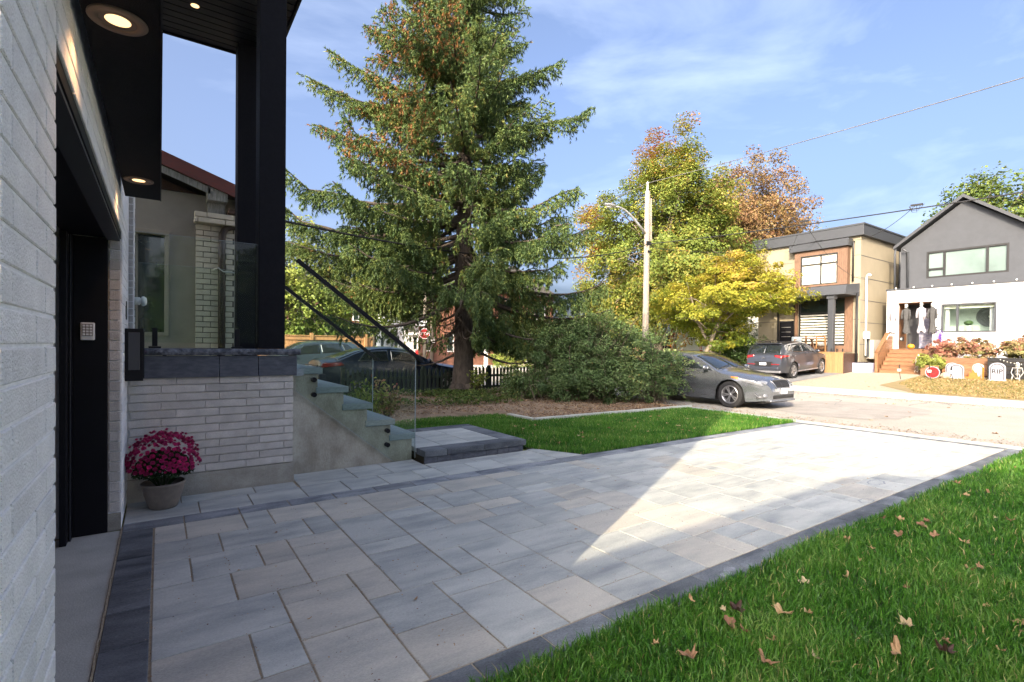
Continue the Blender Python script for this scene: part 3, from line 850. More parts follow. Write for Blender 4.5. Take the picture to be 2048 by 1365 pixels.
# wider dark landing at the foot of the stairs
lp = thing('landing', 'low paved landing with charcoal border stones at the foot of the stairs', 'landing', (3.5,6.7,0))
MB().box(2.78,4.30,5.93,7.58,-.05,.088).build('infill', M['soil'], lp)
x = 2.76
while x < 4.29:
    e = min(4.30, x+.185); MB().box(x+.002,e-.002,5.905,5.928,-.03,.075).build('base_block', M['char_stone'], lp, bevel=.003); x = e
y = 5.93
while y < 7.57:
    e = min(7.58, y+.33); MB().box(4.302,4.325,y+.002,e-.002,-.03,.075).build('base_block', M['char_stone'], lp, bevel=.003); y = e
def cap(P):
    MB().prism(P, 2, .078, .157).build('border_stone', M['slab_dark'], lp, bevel=.005)
A, B_, C_, D_ = 2.76, 4.345, 5.885, 7.60; w = .27
cap([(A,C_),(3.07,C_),(3.07,C_+w),(A,C_+w)]); cap([(3.076,C_),(3.64,C_),(3.64,C_+w),(3.076,C_+w)])
cap([(3.646,C_),(B_,C_),(B_-w,C_+w),(3.646,C_+w)])
cap([(B_,C_+.006),(B_,D_-.004),(B_-w,D_-w),(B_-w,C_+w+.006)])
cap([(A,D_),(A,D_-w),(3.38,D_-w),(3.38,D_)]); cap([(3.386,D_),(3.386,D_-w),(B_-w-.006,D_-w),(B_-.006,D_)])
for (x0,x1,y0,y1) in ((2.77,3.15,6.16,6.74),(3.15,3.60,6.16,6.45),(3.60,4.07,6.16,6.74),(3.15,3.6,6.45,7.0),(2.77,3.15,6.74,7.32),(3.15,3.6,7.0,7.32),(3.60,4.07,6.74,7.32)):
    put_slab(x0,x1,y0,y1,'slab',lp,'inner_slab',z=.152,h=.06)
# --- mailbox, keypad, wall light
mbx = thing('mailbox', 'narrow black metal mailbox hung on the brick corner above the flower pot', 'mailbox', (-.18,5.5,1.17))
MB().box(-.235,-.13,5.46,5.83,1.18,1.60).build('box', M['black'], mbx, bevel=.004)
MB().box(-.246,-.118,5.448,5.462,1.165,1.615).build('side_plate', M['black'], mbx, bevel=.004)
MB().box(-.246,-.118,5.828,5.842,1.165,1.615).build('side_plate', M['black'], mbx, bevel=.004)
MB().box(-.222,-.142,5.440,5.447,1.26,1.585).build('door', M['graphite'], mbx, bevel=.003)
MB().box(-.246,-.116,5.446,5.844,1.60,1.618).build('lid', M['black'], mbx, bevel=.004)
kp = thing('keypad', 'small white garage keypad on the black door jamb', 'keypad', (-.456,5.08,1.58))
MB().box(-.500,-.413,5.058,5.084,1.512,1.648).build('case', M['plastic_white'], kp, bevel=.008)
MB().box(-.488,-.425,5.054,5.057,1.545,1.636).build('key_plate', M['lamp_ring'], kp)
for i in range(4):
    for j in range(3): MB().box(-.485+j*.0205,-.469+j*.0205,5.050,5.054,1.549+i*.022,1.565+i*.022).build('key', M['white'], kp, bevel=.001)
wlt = thing('wall_light', 'small white round lamp on the house wall left of the neighbour window', 'lamp', (-.2,7.42,1.98))
MB().lathe([(0,0),(.045,0),(.045,.05),(.03,.06)], 20, (-.245,7.42,1.985), 'x').build('base', M['plastic_white'], wlt, smooth=True)
MB().lathe([(.03,0),(.055,.01),(.058,.03),(.04,.055),(0,.06)], 20, (-.185,7.42,1.985), 'x').build('globe', M['white'], wlt, smooth=True)
hp = MB().box(-.248,-.24,5.60,5.66,1.70,1.86).build('doorbell', M['black'], None, bevel=.002); tag(hp, 'thin black doorbell plate on the brick pier above the mailbox', 'doorbell')

# ================================================================== CHRYSANTHEMUM
pot = thing('flower_pot', 'taupe plastic pot of magenta chrysanthemums on the paving by the porch wall', 'potted plant', (.03,5.62,0))
c0 = (.03,5.60)
MB().lathe([(0,.0),(.10,.0),(.112,.012),(.128,.06),(.150,.14),(.163,.205),(.170,.215),(.172,.235),(.160,.236),(.155,.20),(0,.19)], 44, (c0[0],c0[1],0)).build('pot', M['pot'], pot, smooth=True)
R = np.random.default_rng(12)
N = 5200
d = unit(R.normal(size=(N,3))); d[:,2] = np.abs(d[:,2])*1.0-.25
rr = R.uniform(.3,1,N)**.4
C = np.array([c0[0],c0[1],.36])+d*rr[:,None]*np.array([.235,.235,.215])
C[:,2] = np.maximum(C[:,2], .2+R.uniform(0,.05,N))
V, F, r_ = leaves(C, .03, np.clip(R.normal(.35,.25,N),0,1), .2, .5, R)
np_mesh('foliage', V, F, M['green_stem'], r_, pot)
b = MB(); Rn = random.Random(2)
for i in range(70):
    t = Rn.uniform(0,2*PI); p = Rn.uniform(.6,1)
    b.tube([(c0[0]+.05*math.cos(t),c0[1]+.05*math.sin(t),.2),(c0[0]+.15*p*math.cos(t),c0[1]+.15*p*math.sin(t),.32),(c0[0]+.24*p*math.cos(t),c0[1]+.24*p*math.sin(t),.50-.1*p)], .002, 4, False)
b.build('stem', M['leaf_green'], pot, kind='stuff')
def mum_mesh(seed):
    R = random.Random(seed); b = MB()
    for ring, (nr, tilt, L, z) in enumerate(((13,.10,.024,0),(12,.45,.021,.003),(9,.85,.017,.006),(6,1.2,.011,.009))):
        for i in range(nr):
            t = 2*PI*(i+R.uniform(-.3,.3))/nr+ring*.3; tl = tilt+R.uniform(-.15,.15)
            cx_, sx_ = math.cos(t), math.sin(t); L_ = L*R.uniform(.85,1.1); w = .0042
            q = lambda r, s_: (cx_*r*math.cos(tl)-sx_*s_, sx_*r*math.cos(tl)+cx_*s_, z+r*math.sin(tl))
            b.add([q(0,-w*.5), q(L_*.6,-w), q(L_,0), q(L_*.6,w), q(0,w*.5)], [(0,1,2,3,4)])
    return b.mesh('blossom', M['petal'], fix=False)
mums = [mum_mesh(i) for i in range(4)]
ga = PI*(3-5**.5); NB = 330
for i in range(NB):
    cz = 1-(i+.5)/NB*1.12
    rad = math.sqrt(max(0,1-cz*cz)); t = ga*i
    dv = Vector((rad*math.cos(t), rad*math.sin(t), cz))
    if dv.y > .62 and dv.z < .5: continue
    k = random.uniform(.90,1.10)
    if math.sin(dv.x*7+1)*math.sin(dv.y*6+2)*math.cos(dv.z*8) > .55 and random.random() < .6: continue
    p = Vector((c0[0]+dv.x*.272*k, c0[1]+dv.y*.27*k, .395+dv.z*.285*k))
    o = inst('blossom', mums[i % 4], p, pot)
    n_ = (dv+Vector((random.uniform(-.3,.3),random.uniform(-.3,.3),.35))).normalized()
    o.rotation_euler = n_.to_track_quat('Z','Y').to_euler(); s = random.choice([.55,.9,1,1.05,1.15,1.3])*random.uniform(.9,1.1); o.scale = (s,s,s)
# ================================================================== NEIGHBOUR BUNGALOW ON THE LEFT
bg = thing('bungalow', 'taupe stucco bungalow with red fascia and cream brick pillar behind the porch', 'house', (-4,14,0))
b = MB()   # front wall with a window opening  x -0.6..0.11  z 1.6..3.17
for x0,x1,z0,z1 in ((-9,-.6,0,3.80),(-.6,.11,0,1.6),(-.6,.11,3.18,3.80),(.11,1.0,0,3.80)):
    b.box(x0,x1,9.3,9.5,z0,z1)
b.box(-9,1.0,9.5,15.5,0,3.79)
b.build('wall', M['stucco'], bg)
f = MB().box(-.6,.11,9.28,9.42,3.115,3.18).box(-.6,.11,9.28,9.42,1.6,1.655).box(.055,.11,9.28,9.42,1.656,3.114).box(-.6,-.55,9.28,9.42,1.656,3.114)
f.box(-.30,-.27,9.36,9.42,1.656,3.114)
w = f.build('window', M['trim_tan'], bg, bevel=.003)
MB().box(-.55,.055,9.43,9.44,1.655,3.115).build('pane', M['win'], w)
# cream brick pillar
MB().box(.45,.96,9.12,9.299,0,3.30).build('pillar_core', M['dark_joint'], bg)
zoff_save = None
brickwork('x', 9.10, .44, .965, 1.2, 3.30, bg, 'cream_brick', L=.30, h=.082, j=.011, shift=.24, depth=.05, zoff=1.17)
brickwork('x', 9.075, .415, .985, 3.30, 3.47, bg, 'cream_brick', L=.36, h=.082, j=.010, shift=.1, depth=.18, zoff=3.308)
MB().box(.60,.83,9.10,9.28,3.478,3.66).build('post', M['grey_wood'], bg, bevel=.004)
MB().box(.585,.85,8.93,9.28,3.66,3.89).build('beam_end', M['grey_wood'], bg, bevel=.006)
# gable roof, ridge along y, rake facing the camera
sl = .34; rz = lambda x: 4.26-sl*x
b = MB()
rk = [(-3.2, rz(-3.2)), (1.45, rz(1.45)), (1.45, rz(1.45)-.11), (-3.2, rz(-3.2)-.11)]
b.prism(rk, 1, 8.93, 15.8).build('roof', M['roof_grey'], bg)
lk = [(-8.2, rz(-3.2)-.34*5.0), (-3.21, rz(-3.2)), (-3.21, rz(-3.2)-.11), (-8.2, rz(-3.2)-.34*5.0-.11)]
MB().prism(lk, 1, 8.93, 15.8).build('roof', M['roof_grey'], bg)
MB().prism([(-3.2,rz(-3.2)+.005),(1.42,rz(1.42)+.005),(1.42,rz(1.42)-.19),(-3.2,rz(-3.2)-.19)], 1, 8.885, 8.928).build('fascia', M['red_wood'], bg)
MB().prism([(-3.2,rz(-3.2)-.20),(.62,rz(.62)-.20),(.62,rz(.62)-.30),(-3.2,rz(-3.2)-.30)], 1, 8.93, 8.96).build('rake_board', M['grey_wood'], bg)
for i in range(6):           # horizontal siding boards under the rake
    z0 = 3.80+i*.135; x1 = min(1.0, (4.26-z0-.30)/sl)
    if x1 > -3: MB().prism([(-3.2,z0+.004),(x1,z0+.004),(x1-.38*(x1<.95),z0+.131),(-3.2,z0+.131)], 1, 9.27, 9.299).build('siding_board', M['brown_wood'], bg)
MB().box(.86,1.44,8.93,9.9,3.50,3.56).build('soffit', M['brown_wood'], bg)
MB().box(1.40,1.47,8.9,15.8,3.62,3.74).build('gutter', M['red_wood'], bg)
MB().tube([(1.35,9.03,3.55),(1.28,9.03,3.40),(1.12,9.03,3.33),(.92,9.03,3.31),(.83,9.03,3.27),(.79,9.03,3.18),(.785,9.03,3.0),(.785,9.03,.3)], .05, 12).build('downpipe', M['downpipe'], bg, smooth=True)
MB().tube([(.68,9.06,2.62),(.73,9.0,2.66),(.80,8.985,2.60),(.93,9.0,2.60),(1.1,9.0,2.57)], .012, 6).build('pipe_bracket', M['galv'], bg)

# ================================================================== FENCES
pf = thing('picket_fence', 'dark green picket fence running behind the spruce trunk and shrubs', 'fence', (7.5,12.9,0))
pk = MB(); hw=.034
pk.prism([(-hw,0),(hw,0),(hw,.60),(0,.66),(-hw,.60)], 1, -.009, .009); pkm = pk.mesh('picket', M['fence_green'])
x = 3.9; i = 0
while x < 11.0:
    zb = float(bed_z(x,12.9)); inst('picket', pkm, (x,12.88,zb+.02+random.uniform(-.01,.01)), pf); x += .125
for z_ in (.25,.58): MB().box(3.8,11.0,12.892,12.925,z_,z_+.07).build('rail', M['fence_green'], pf)
for x in (3.8,6.0,8.15,10.3,11.02): MB().box(x-.045,x+.045,12.93,13.02,-.1,.92).build('fence_post', M['fence_green'], pf, bevel=.004)
wf = thing('wood_fence', 'tall new honey coloured board fence beyond the side street on the left', 'fence', (3,24.6,0))
x = -12.0; k = 0
bm_ = MB().box(-.068,.068,-.011,.011,.08,1.82).mesh('board', M['fence_wood'])
while x < 8.6:
    inst('board', bm_, (x,24.62+random.uniform(-.003,.003),.03), wf); x += .143
for i in range(9):
    x = -11.95+i*2.53
    MB().box(x-.07,x+.07,24.5,24.64,.0,2.02).build('fence_post', M['fence_wood'], wf, bevel=.006)
    if i < 8:
        MB().box(x+.072,x+2.455,24.57,24.60,1.70,1.87).box(x+.072,x+2.455,24.53,24.66,1.875,1.915).box(x+.072,x+2.455,24.57,24.60,.12,.25).build('rail', M['fence_wood'], wf)

# ================================================================== UTILITY POLE, STREET LAMP, WIRES
up_ = thing('utility_pole', 'tall grey wooden utility pole in front of the turning maple', 'utility pole', (19.85,17,0))
MB().tube([(19.85,17,-.1),(19.85,17,3),(19.87,17,9.25)], [.17,.155,.125], 14).build('pole', M['pole_wood'], up_, smooth=True)
MB().tube([(19.87,17,9.25),(19.87,17,9.62)], [.05,.045], 8).sphere((19.87,17,9.66),.07).build('insulator', M['galv'], up_)
MB().tube([(20.05,16.9,6.8),(20.03,16.92,8.9)], .05, 8).build('conduit', M['pole_wood'], up_)
MB().box(19.72,20.05,16.86,16.92,6.55,6.75).box(19.76,20.0,16.83,16.86,6.2,6.3).build('bracket', M['trim_black'], up_)
sl_ = thing('street_lamp', 'galvanised street lamp arm with cobra head fixed to the utility pole', 'street lamp', (18.5,17,7.5))
MB().tube([(19.74,17,7.15),(19.2,17,7.55),(18.6,17,7.93),(18.2,17,8.09),(17.85,17,8.14),(17.6,17,8.13)], [.06,.055,.05,.048,.045,.042], 8).build('arm', M['galv'], sl_, smooth=True)
MB().sphere((17.28,17,8.13),.17,14,9,(2.2,1.0,.55)).build('lamp_head', M['galv'], sl_, smooth=True)
MB().sphere((17.22,17,8.06),.11,10,7,(1.6,.9,.6)).build('lens', M['plastic_white'], sl_, smooth=True)
def sag(a, c, s, r, n=28):
    a, c = Vector(a), Vector(c); P = []
    for i in range(n+1):
        t = i/n; p = a.lerp(c, t); p.z -= 4*s*t*(1-t); P.append(p)
    return MB().tube(P, r, 5, False)
PT = (19.85,16.95)
wires = [
 ((-1.9,8.6,3.85),(PT[0],PT[1],6.62),1.02,.02,'black cable sagging from the left house past the spruce to the pole','wire'),
 ((PT[0],PT[1],6.62),(19.9,-24,6.75),.80,.02,'upper black cable running along the street from the pole to the right','wire'),
 ((PT[0],PT[1],6.5),(28.3,12.6,7.2),.45,.012,'thin black cable running to the tan house roof edge','wire'),
 ((19.87,17,9.66),(19.9,-24,10.2),.75,.016,'pale bare wire from the pole top to the upper right','wire_pale'),
 ((19.87,17,9.66),(19.95,58,9.6),1.1,.013,'pale bare wire leaving the pole top to the left behind the maple','wire_pale'),
 ((19.88,6.1,6.12),(28.0,11.3,6.95),.35,.009,'slack black cable from the right splice to the tan house roof','wire'),
 ((19.87,9.5,6.26),(28.9,10.75,5.0),.55,.008,'service drop sagging from the left splice to the white standpipe','wire'),
 ((19.87,9.6,6.26),(28.4,14.6,6.9),.4,.006,'faint service drop from the left splice to the tan house front','wire'),
]
for a, c, s, r, lab, mk in wires:
    o = sag(a, c, s, r, 40).build('cable', M[mk], None, smooth=True); tag(o, lab, 'cable')
for (p, lab) in (((19.88,6.05,6.14),'cable splice box with dangling black loops right of the flat roof'),((19.87,9.5,6.30),'cable splice with black loops above the tan house roof')):
    b = MB(); b.bar((p[0],p[1]-.16,p[2]),(p[0],p[1]+.16,p[2]+.02),.05,.06)
    for q in range(3):
        s = .10+.06*q
        b.tube([(p[0],p[1]-.2+.1*q,p[2]),(p[0]+.02,p[1]-.1+.05*q,p[2]-s),(p[0],p[1]+.12,p[2]-s*.9),(p[0],p[1]+.2,p[2])], .008, 4, False)
    tag(b.build('splice_box', M['wire']), lab, 'cable splice')

# ================================================================== SPRUCE
def spruce():
    R = np.random.default_rng(21)
    T = Vector((6.82,12.2,0))
    t = thing('spruce_tree', 'tall spruce with drooping boughs and brown cones filling the middle of the view', 'tree', T)
    ks = MB()
    rad = lambda z: .235*(1-z/15.5)+.03
    P = [(T.x+.03*math.sin(z*1.3), T.y+.02*math.cos(z), z) for z in np.linspace(.75, 14.6, 30)]
    ks.tube([(T.x,T.y,.05),(T.x,T.y,.2),(T.x,T.y,.4)]+P, [.46,.36,.295]+[rad(p[2])*(1.05 if p[2]>1 else 1.15) for p in P], 18)
    for a in range(7):        # root flare
        an = a*.9+.3; ks.tube([(T.x+.22*math.cos(an),T.y+.22*math.sin(an),.42),(T.x+.38*math.cos(an),T.y+.38*math.sin(an),.2),(T.x+.62*math.cos(an),T.y+.62*math.sin(an),.08)], [.12,.10,.03], 7)
    ks.build('trunk', M['bark'], t, smooth=True)
    # silhouette radius to the left and right of the trunk as seen in the photograph
    zL = [1.6,2.8,4.0,4.8,5.9,6.6,7.5,8.2,8.9,9.5,10.1,11,12.5,14.3]; rL = [3.1,3.9,4.5,4.7,4.5,3.5,4.0,3.0,4.3,2.7,2.3,1.6,1.0,.2]
    rR = [4.0,4.1,3.5,3.35,3.2,3.0,2.9,3.3,2.2,2.3,2.0,1.6,1.0,.2]
    left = np.array([-.82,.57])
    limbs = MB(); twigs = MB()
    SC = []; SD = []; SR = []; SL = []
    z = 1.75; az = 0.
    specials = [(8.35,'L',4.3),(7.7,'R',3.4),(5.6,'L',4.5),(4.4,'L',4.8),(3.7,'R',3.8),(3.0,'R',4.1),(2.5,'R',4.4),(6.9,'L',4.0),(9.6,'L',2.4),(8.6,'R',2.5)]
    jobs = []
    while z < 14.2:
        n = 6 if z < 11 else 5
        for k in range(n):
            az += 2.4
            a = az+R.normal(0, .45); d = np.array([math.cos(a), math.sin(a)])
            c = d@left
            L = np.interp(z, zL, rL)*(max(0,c)) + np.interp(z, zL, rR)*max(0,-c) + (1-abs(c))*np.interp(z, zL, [(p+q)/2 for p, q in zip(rL, rR)])*.85
            L *= R.uniform(.38, 1.04)**.9
            if d[1] < -.75 and z < 3.2: L *= .75
            jobs.append((z+R.normal(0,.2), a, max(.3, L)))
        z += .30 if z < 5 else (.33 if z < 9 else .30)
    for zz, sd, L in specials:
        v = left if sd == 'L' else -left; a = math.atan2(v[1], v[0])+R.normal(0,.12)
        jobs.append((zz, a, L))
    for (z0, a, L) in jobs:
        if z0 < 2.7: L *= .62
        d = np.array([math.cos(a), math.sin(a), 0]); low = max(0, min(1, (7.0-z0)/5))
        n = 9; P = []
        droop = R.uniform(.10,.24)+.16*low
        bend = R.normal(0,.12)
        sd_ = np.array([-d[1], d[0], 0])
        for i in range(n):
            s = i/(n-1)
            zz = z0 + L*(.20*s*(1-low) - droop*math.sin(s*PI*.62) + (.07+.10*R.random()*(z0>4))*s**3)
            P.append(np.array([T.x, T.y, 0])+d*L*s+sd_*bend*L*s*s+np.array([0,0,zz]))
        P = np.array(P)
        limbs.tube([tuple(p) for p in P], [max(.010, (.018+.016*L)*(1-.85*i/(n-1))) for i in range(n)], 6, False)
        bare = .30 if z0 < 4.5 else (.24 if z0 < 8 else .15)
        m_ = int(L*(1-bare)/.07)+2
        brown = (z0 > 6.0 and d[:2]@left > -.1) and R.random() < .85
        for j in range(m_):
            s = bare+(1-bare)*(j+R.random())/m_
            i = min(n-2, int(s*(n-1))); fr = s*(n-1)-i; p = P[i]*(1-fr)+P[i+1]*fr; dr = unit(P[i+1]-P[i])
            for side in (-1, 1):
                if R.random() < .20: continue
                ln = (.24+.34*(1-s)+.20*R.random())*min(1.15, .45+L*.20)*(1.1 if s < .93 else .85)
                fall = .25+.55*low+R.uniform(-.1,.35)
                bd = unit(dr*.75+sd_*side*.85+np.array([0,0,-fall*.6]))
                q = p.copy(); ns = max(2, int(ln/.055))
                for w in range(ns):
                    tt = w/ns
                    bd = unit(bd+np.array([0,0,-.16*fall+ (.07 if tt>.6 and low<.5 else 0)]))
                    q = q+bd*ln/ns
                    SC.append(q+R.normal(0,.012,3)); SD.append(unit(bd+R.normal(0,.38,3)))
                    bb = .0
                    if brown and R.random() < .24*min(1, s*1.3): bb = 1.
                    SR.append(bb); SL.append(1.)
                    for _h in range(int(R.random() < .45*low+.45)+int(R.random() < .5*low)):      # hanging branchlet
                        SC.append(q+np.array([R.normal(0,.02),R.normal(0,.02),-R.uniform(.03,.24)])); SD.append(unit(np.array([R.normal(0,.2),R.normal(0,.2),-1]))); SR.append(bb); SL.append(1.2)
                if R.random() < .22: twigs.tube([tuple(p), tuple(p+ (q-p)*.5+np.array([0,0,.02])), tuple(q)], [.007,.005,.003], 3, False)
        if z0 < 8 and R.random() < .7:    # bare dead twigs below the limb
            for _ in range(int(10*bare*2)):
                s = R.uniform(.05, bare+.15); i = min(n-2, int(s*(n-1))); fr = s*(n-1)-i; p = P[i]*(1-fr)+P[i+1]*fr
                e = p+np.array([R.normal(0,.18),R.normal(0,.18),-min(R.uniform(.15,.75), max(.1,p[2]-1.5))])
                twigs.tube([tuple(p), tuple((p+e)/2+R.normal(0,.05,3)), tuple(e)], [.006,.004,.002], 3, False)
    limbs.build('limb', M['bark'], t, smooth=True, kind='stuff', fix=False)
    twigs.build('twig', M['twig'], t, kind='stuff', fix=False)
    C = np.array(SC); D = np.array(SD); BR = np.array(SR); LL = np.array(SL)
    lat = (C[:,0]-T.x)*.82-(C[:,1]-T.y)*.57; dep = (C[:,0]-T.x)*.57+(C[:,1]-T.y)*.82
    lowcut = np.where(lat < 0, 1.55, 1.25)+R.normal(0,.12,len(C))+.25*np.sin(lat*2.2)
    keep = (C[:,2] > lowcut) & ~((abs(lat) < .42+.1*np.sin(C[:,2]*7)) & (dep < .4) & (C[:,2] < 2.5)) & ~((abs(lat-.1) < .30) & (dep < 0) & (C[:,2] > 3.4) & (C[:,2] < 5.0) & (R.random(len(C)) < .8)) & ~((lat > -1.5) & (lat < -.35) & (C[:,2] < 2.85) & (R.random(len(C)) < .88))
    C, D, BR, LL = C[keep], D[keep], BR[keep], LL[keep]
    N = len(C); print('sprigs', N)
    K = 9
    # each sprig: K slim needle fans around the twig axis
    D = unit(D); o_ = unit(np.cross(D, R.normal(size=(N,3)))); s_ = np.cross(D, o_)
    Vs = []; Fs = []; Rs = []
    base_r = np.clip(R.normal(.45,.17,N)+.10*np.sin(C[:,0]*1.9+C[:,2]*2.3)+.05*np.sin(C[:,1]*4), 0, .88)
    base_r = np.where(BR > 0, R.uniform(.90,1,N), base_r)
    for k in range(K):
        an = 2*PI*k/K+R.uniform(0,.7,N); rad_ = (np.cos(an)[:,None]*o_+np.sin(an)[:,None]*s_)
        ax_ = unit(D*R.uniform(.5,1.3,(N,1))+rad_*.62); wd = unit(np.cross(ax_, rad_))
        ln = (.080*LL*R.uniform(.7,1.25,N))[:,None]; wid = (.0105*R.uniform(.8,1.3,N))[:,None]
        b0 = C-D*(.035*(k/K*2-.6))
        Vs.append(np.stack([b0-wd*wid, b0+wd*wid, b0+ax_*ln],1)); Rs.append(np.clip(base_r+R.normal(0,.04,N)*(BR==0),0,1))
    V = np.concatenate(Vs).reshape(-1,3); F = np.arange(len(V)).reshape(-1,3); r_ = np.repeat(np.concatenate(Rs),3)
    np_mesh('crown', V, F, M['needle'], r_, t, kind='stuff')
spruce()

# ================================================================== BROADLEAF TREES
def broad(name, label, base, h, crown, n_cl, per, leafmat_, leaf=.10, seed=0, trunk_r=.15, clr=.55, group=None, bark='bark_pale', fork=.25, colour=None, upright=.4, limbs_n=40, shell=.62, cat='tree', flat=.75, stems=1):
    """crown: (centre xyz, radii xyz) list of ellipsoids"""
    R = np.random.default_rng(seed); t = thing(name, label, cat, base, 0, group)
    B = np.array(base, float)
    cs = []; wts = np.array([c[1][0]*c[1][1]*c[1][2] for c in crown], float)**.67; wts /= wts.sum()
    for i in range(n_cl):
        k = R.choice(len(crown), p=wts); c, r = np.array(crown[k][0]), np.array(crown[k][1])
        d = unit(R.normal(size=3)); rr = R.uniform(shell, 1)**.8 if R.random() < .75 else R.uniform(.2, .7)
        bump = 1+.12*math.sin(d[0]*5+seed)+.10*math.sin(d[2]*7+d[1]*4+seed*2)
        cs.append(c+d*r*rr*bump)
    cs = np.array(cs); rad = clr*R.uniform(.6,1.35,n_cl)
    C, idx = clumps(cs, rad, per, R, flat)
    n = len(C)
    top = max(c[0][2]+c[1][2] for c in crown)
    rc = R.normal(0,.13,n_cl)
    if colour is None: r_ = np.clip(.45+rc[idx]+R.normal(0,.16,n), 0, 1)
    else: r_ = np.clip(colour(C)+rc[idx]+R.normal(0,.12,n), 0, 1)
    ctr = np.array(crown[0][0]); out = unit(C-ctr)*.8
    V, F, rv = leaves(C, leaf, r_, upright, .75, R, out)
    tk = MB(); mid = B+np.array([0,0,h*fork])
    for s in range(stems):
        off = np.array([R.normal(0,.12),R.normal(0,.12),0])*(stems > 1)
        tp = ctr+np.array([0,0,crown[0][1][2]*.5])
        if stems > 1: tp = tp+np.array([math.cos(s*2.1)*crown[0][1][0]*.5, math.sin(s*2.1)*crown[0][1][1]*.5, 0])
        P = [B+off*.3-np.array([0,0,.15]), B+off+np.array([0,0,h*.1]), (mid+off*3), (mid+tp)/2+R.normal(0,.15,3), tp]
        tk.tube([tuple(p) for p in P], [trunk_r*1.25,trunk_r,trunk_r*.85,trunk_r*.5,trunk_r*.12], 9)
    tk.build('trunk', M[bark], t, smooth=True)
    lb = MB()
    for i in R.permutation(n_cl)[:limbs_n]:
        e = cs[i]; f = R.uniform(.25,.9); a = mid*(1-f)+(ctr+np.array([0,0,crown[0][1][2]*.3]))*f
        m1 = (a+e)/2+np.array([0,0,.1*np.linalg.norm(e-a)])
        r0 = trunk_r*.38*(1-f*.5)
        lb.tube([tuple(a), tuple(m1), tuple(e)], [r0, r0*.6, r0*.2], 5, False)
        for q in range(3):
            e2 = e+R.normal(0,.5,3)*clr*1.2; lb.tube([tuple(m1*.3+e*.7), tuple(e2)], [r0*.25, .006], 3, False)
    lb.build('limb', M[bark], t, smooth=True, kind='stuff', fix=False)
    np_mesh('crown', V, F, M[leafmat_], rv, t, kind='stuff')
    return t
# yellow maple in front of the tan house
broad('maple_tree', 'rounded yellow green maple beside the tan house behind the silver car', (22.8,15.4,.15), 5.0,
      [((22.8,14.9,4.1),(2.8,3.2,1.5)),((23.0,12.5,4.0),(1.7,1.8,1.0)),((22.6,16.8,3.7),(1.8,1.6,1.1)),((23.0,13.9,5.3),(1.6,1.7,.95)),((23.4,15.0,2.3),(1.1,1.4,1.1))],
      420, 150, 'leaf_yellow', .10, 31, .14, .42, fork=.22, stems=4, limbs_n=70, upright=1.0,
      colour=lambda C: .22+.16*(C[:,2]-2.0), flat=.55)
# big turning maple behind the pole
broad('maple_tree', 'large maple with green, orange and crimson leaves behind the utility pole', (25.5,20.8,.2), 14,
      [((25.5,20.6,7.6),(4.0,4.4,5.2)),((24.4,23.4,7.3),(3.2,2.7,4.4)),((25.4,20.2,11.2),(2.3,2.3,2.4)),((25.6,21.5,13.0),(.8,.8,2.3)),((25.9,19.3,12.9),(.8,.8,2.5)),((25.6,18.2,10.2),(2.2,2.0,2.2)),((26.0,18.2,5.6),(3.0,3.0,3.6)),((24.3,23.2,3.4),(2.4,2.8,2.4))],
      950, 150, 'leaf_maple', .14, 32, .28, .66, limbs_n=110, upright=.8,
      colour=lambda C: .25+.03*np.clip(C[:,2]-8,0,6)+.10*np.clip(C[:,2]-11,0,4)*(C[:,1]>20.4)+.34*np.clip((C[:,2]-4)/4,0,1)*np.clip((C[:,1]-22.8),0,1)+.10*(C[:,2]<6))
# half bare tree behind
broad('birch_tree', 'thinly leaved tree with bare purplish branches right of the big maple', (34,20.6,.4), 13,
      [((34,20.6,9.6),(4.0,4.3,5.4))], 460, 110, 'leaf_brown', .15, 33, .22, .8, limbs_n=160, upright=.3,
      colour=lambda C: .58+.0*C[:,2], bark='twig')
broad('ash_tree', 'yellow green tree tops rising behind the gabled grey house', (48,12,.4), 16,
      [((48,9.6,10.0),(3.6,4.6,4.3)),((50,4.5,11.0),(4,4.6,4.6)),((47,0,11),(4,5,5))], 480, 90, 'leaf_green', .24, 34, .35, 1.0, limbs_n=90, colour=lambda C: .62+.0*C[:,0])
broad('ash_tree', 'small wispy tree between the maple and the flat roofed house', (36,18.5,.4), 8,
      [((36,16.2,6.6),(1.6,2.0,2.6))], 110, 42, 'leaf_yelgreen', .14, 35, .14, .6, limbs_n=60)
broad('birch_tree', 'bright green tree behind the board fence left of the spruce', (6.2,31,0), 9,
      [((6.2,31,4.6),(2.8,2.4,4.2)),((3.6,30.5,4.2),(2.4,2.2,3.9)),((9.0,31.5,4.0),(2.4,2.4,3.6))], 420, 80, 'leaf_yelgreen', .17, 36, .2, .62, limbs_n=90, upright=.6, colour=lambda C: .30+.04*C[:,2])
broad('oak_tree', 'green tree seen through the boughs left of the spruce trunk', (13.0,37,0), 9,
      [((13,37,6.5),(3.6,3,3.6)),((17.5,39,6.0),(3.2,3,3.2))], 260, 70, 'leaf_green', .2, 37, .22, .8, limbs_n=40, colour=lambda C: .6+.0*C[:,0])
broad('hedge_shrub', 'dark green ivy clad bush under the yellow maple beside the parked dark hatchback', (24.6,14.4,.3), 2.2,
      [((24.8,14.6,1.3),(.9,1.0,1.3)),((25.2,15.9,1.2),(.9,1.1,1.1))], 120, 90, 'leaf_green', .08, 38, .05, .32, limbs_n=20, cat='bush', colour=lambda C: .1+.0*C[:,0])
broad('hedge_shrub', 'leafy bush in front of the red brick house behind the picket fence', (19.0,27.5,0), 2,
      [((19,27.5,.8),(1.7,1.2,1.0))], 60, 70, 'leaf_yelgreen', .12, 39, .05, .4, limbs_n=12, cat='bush')
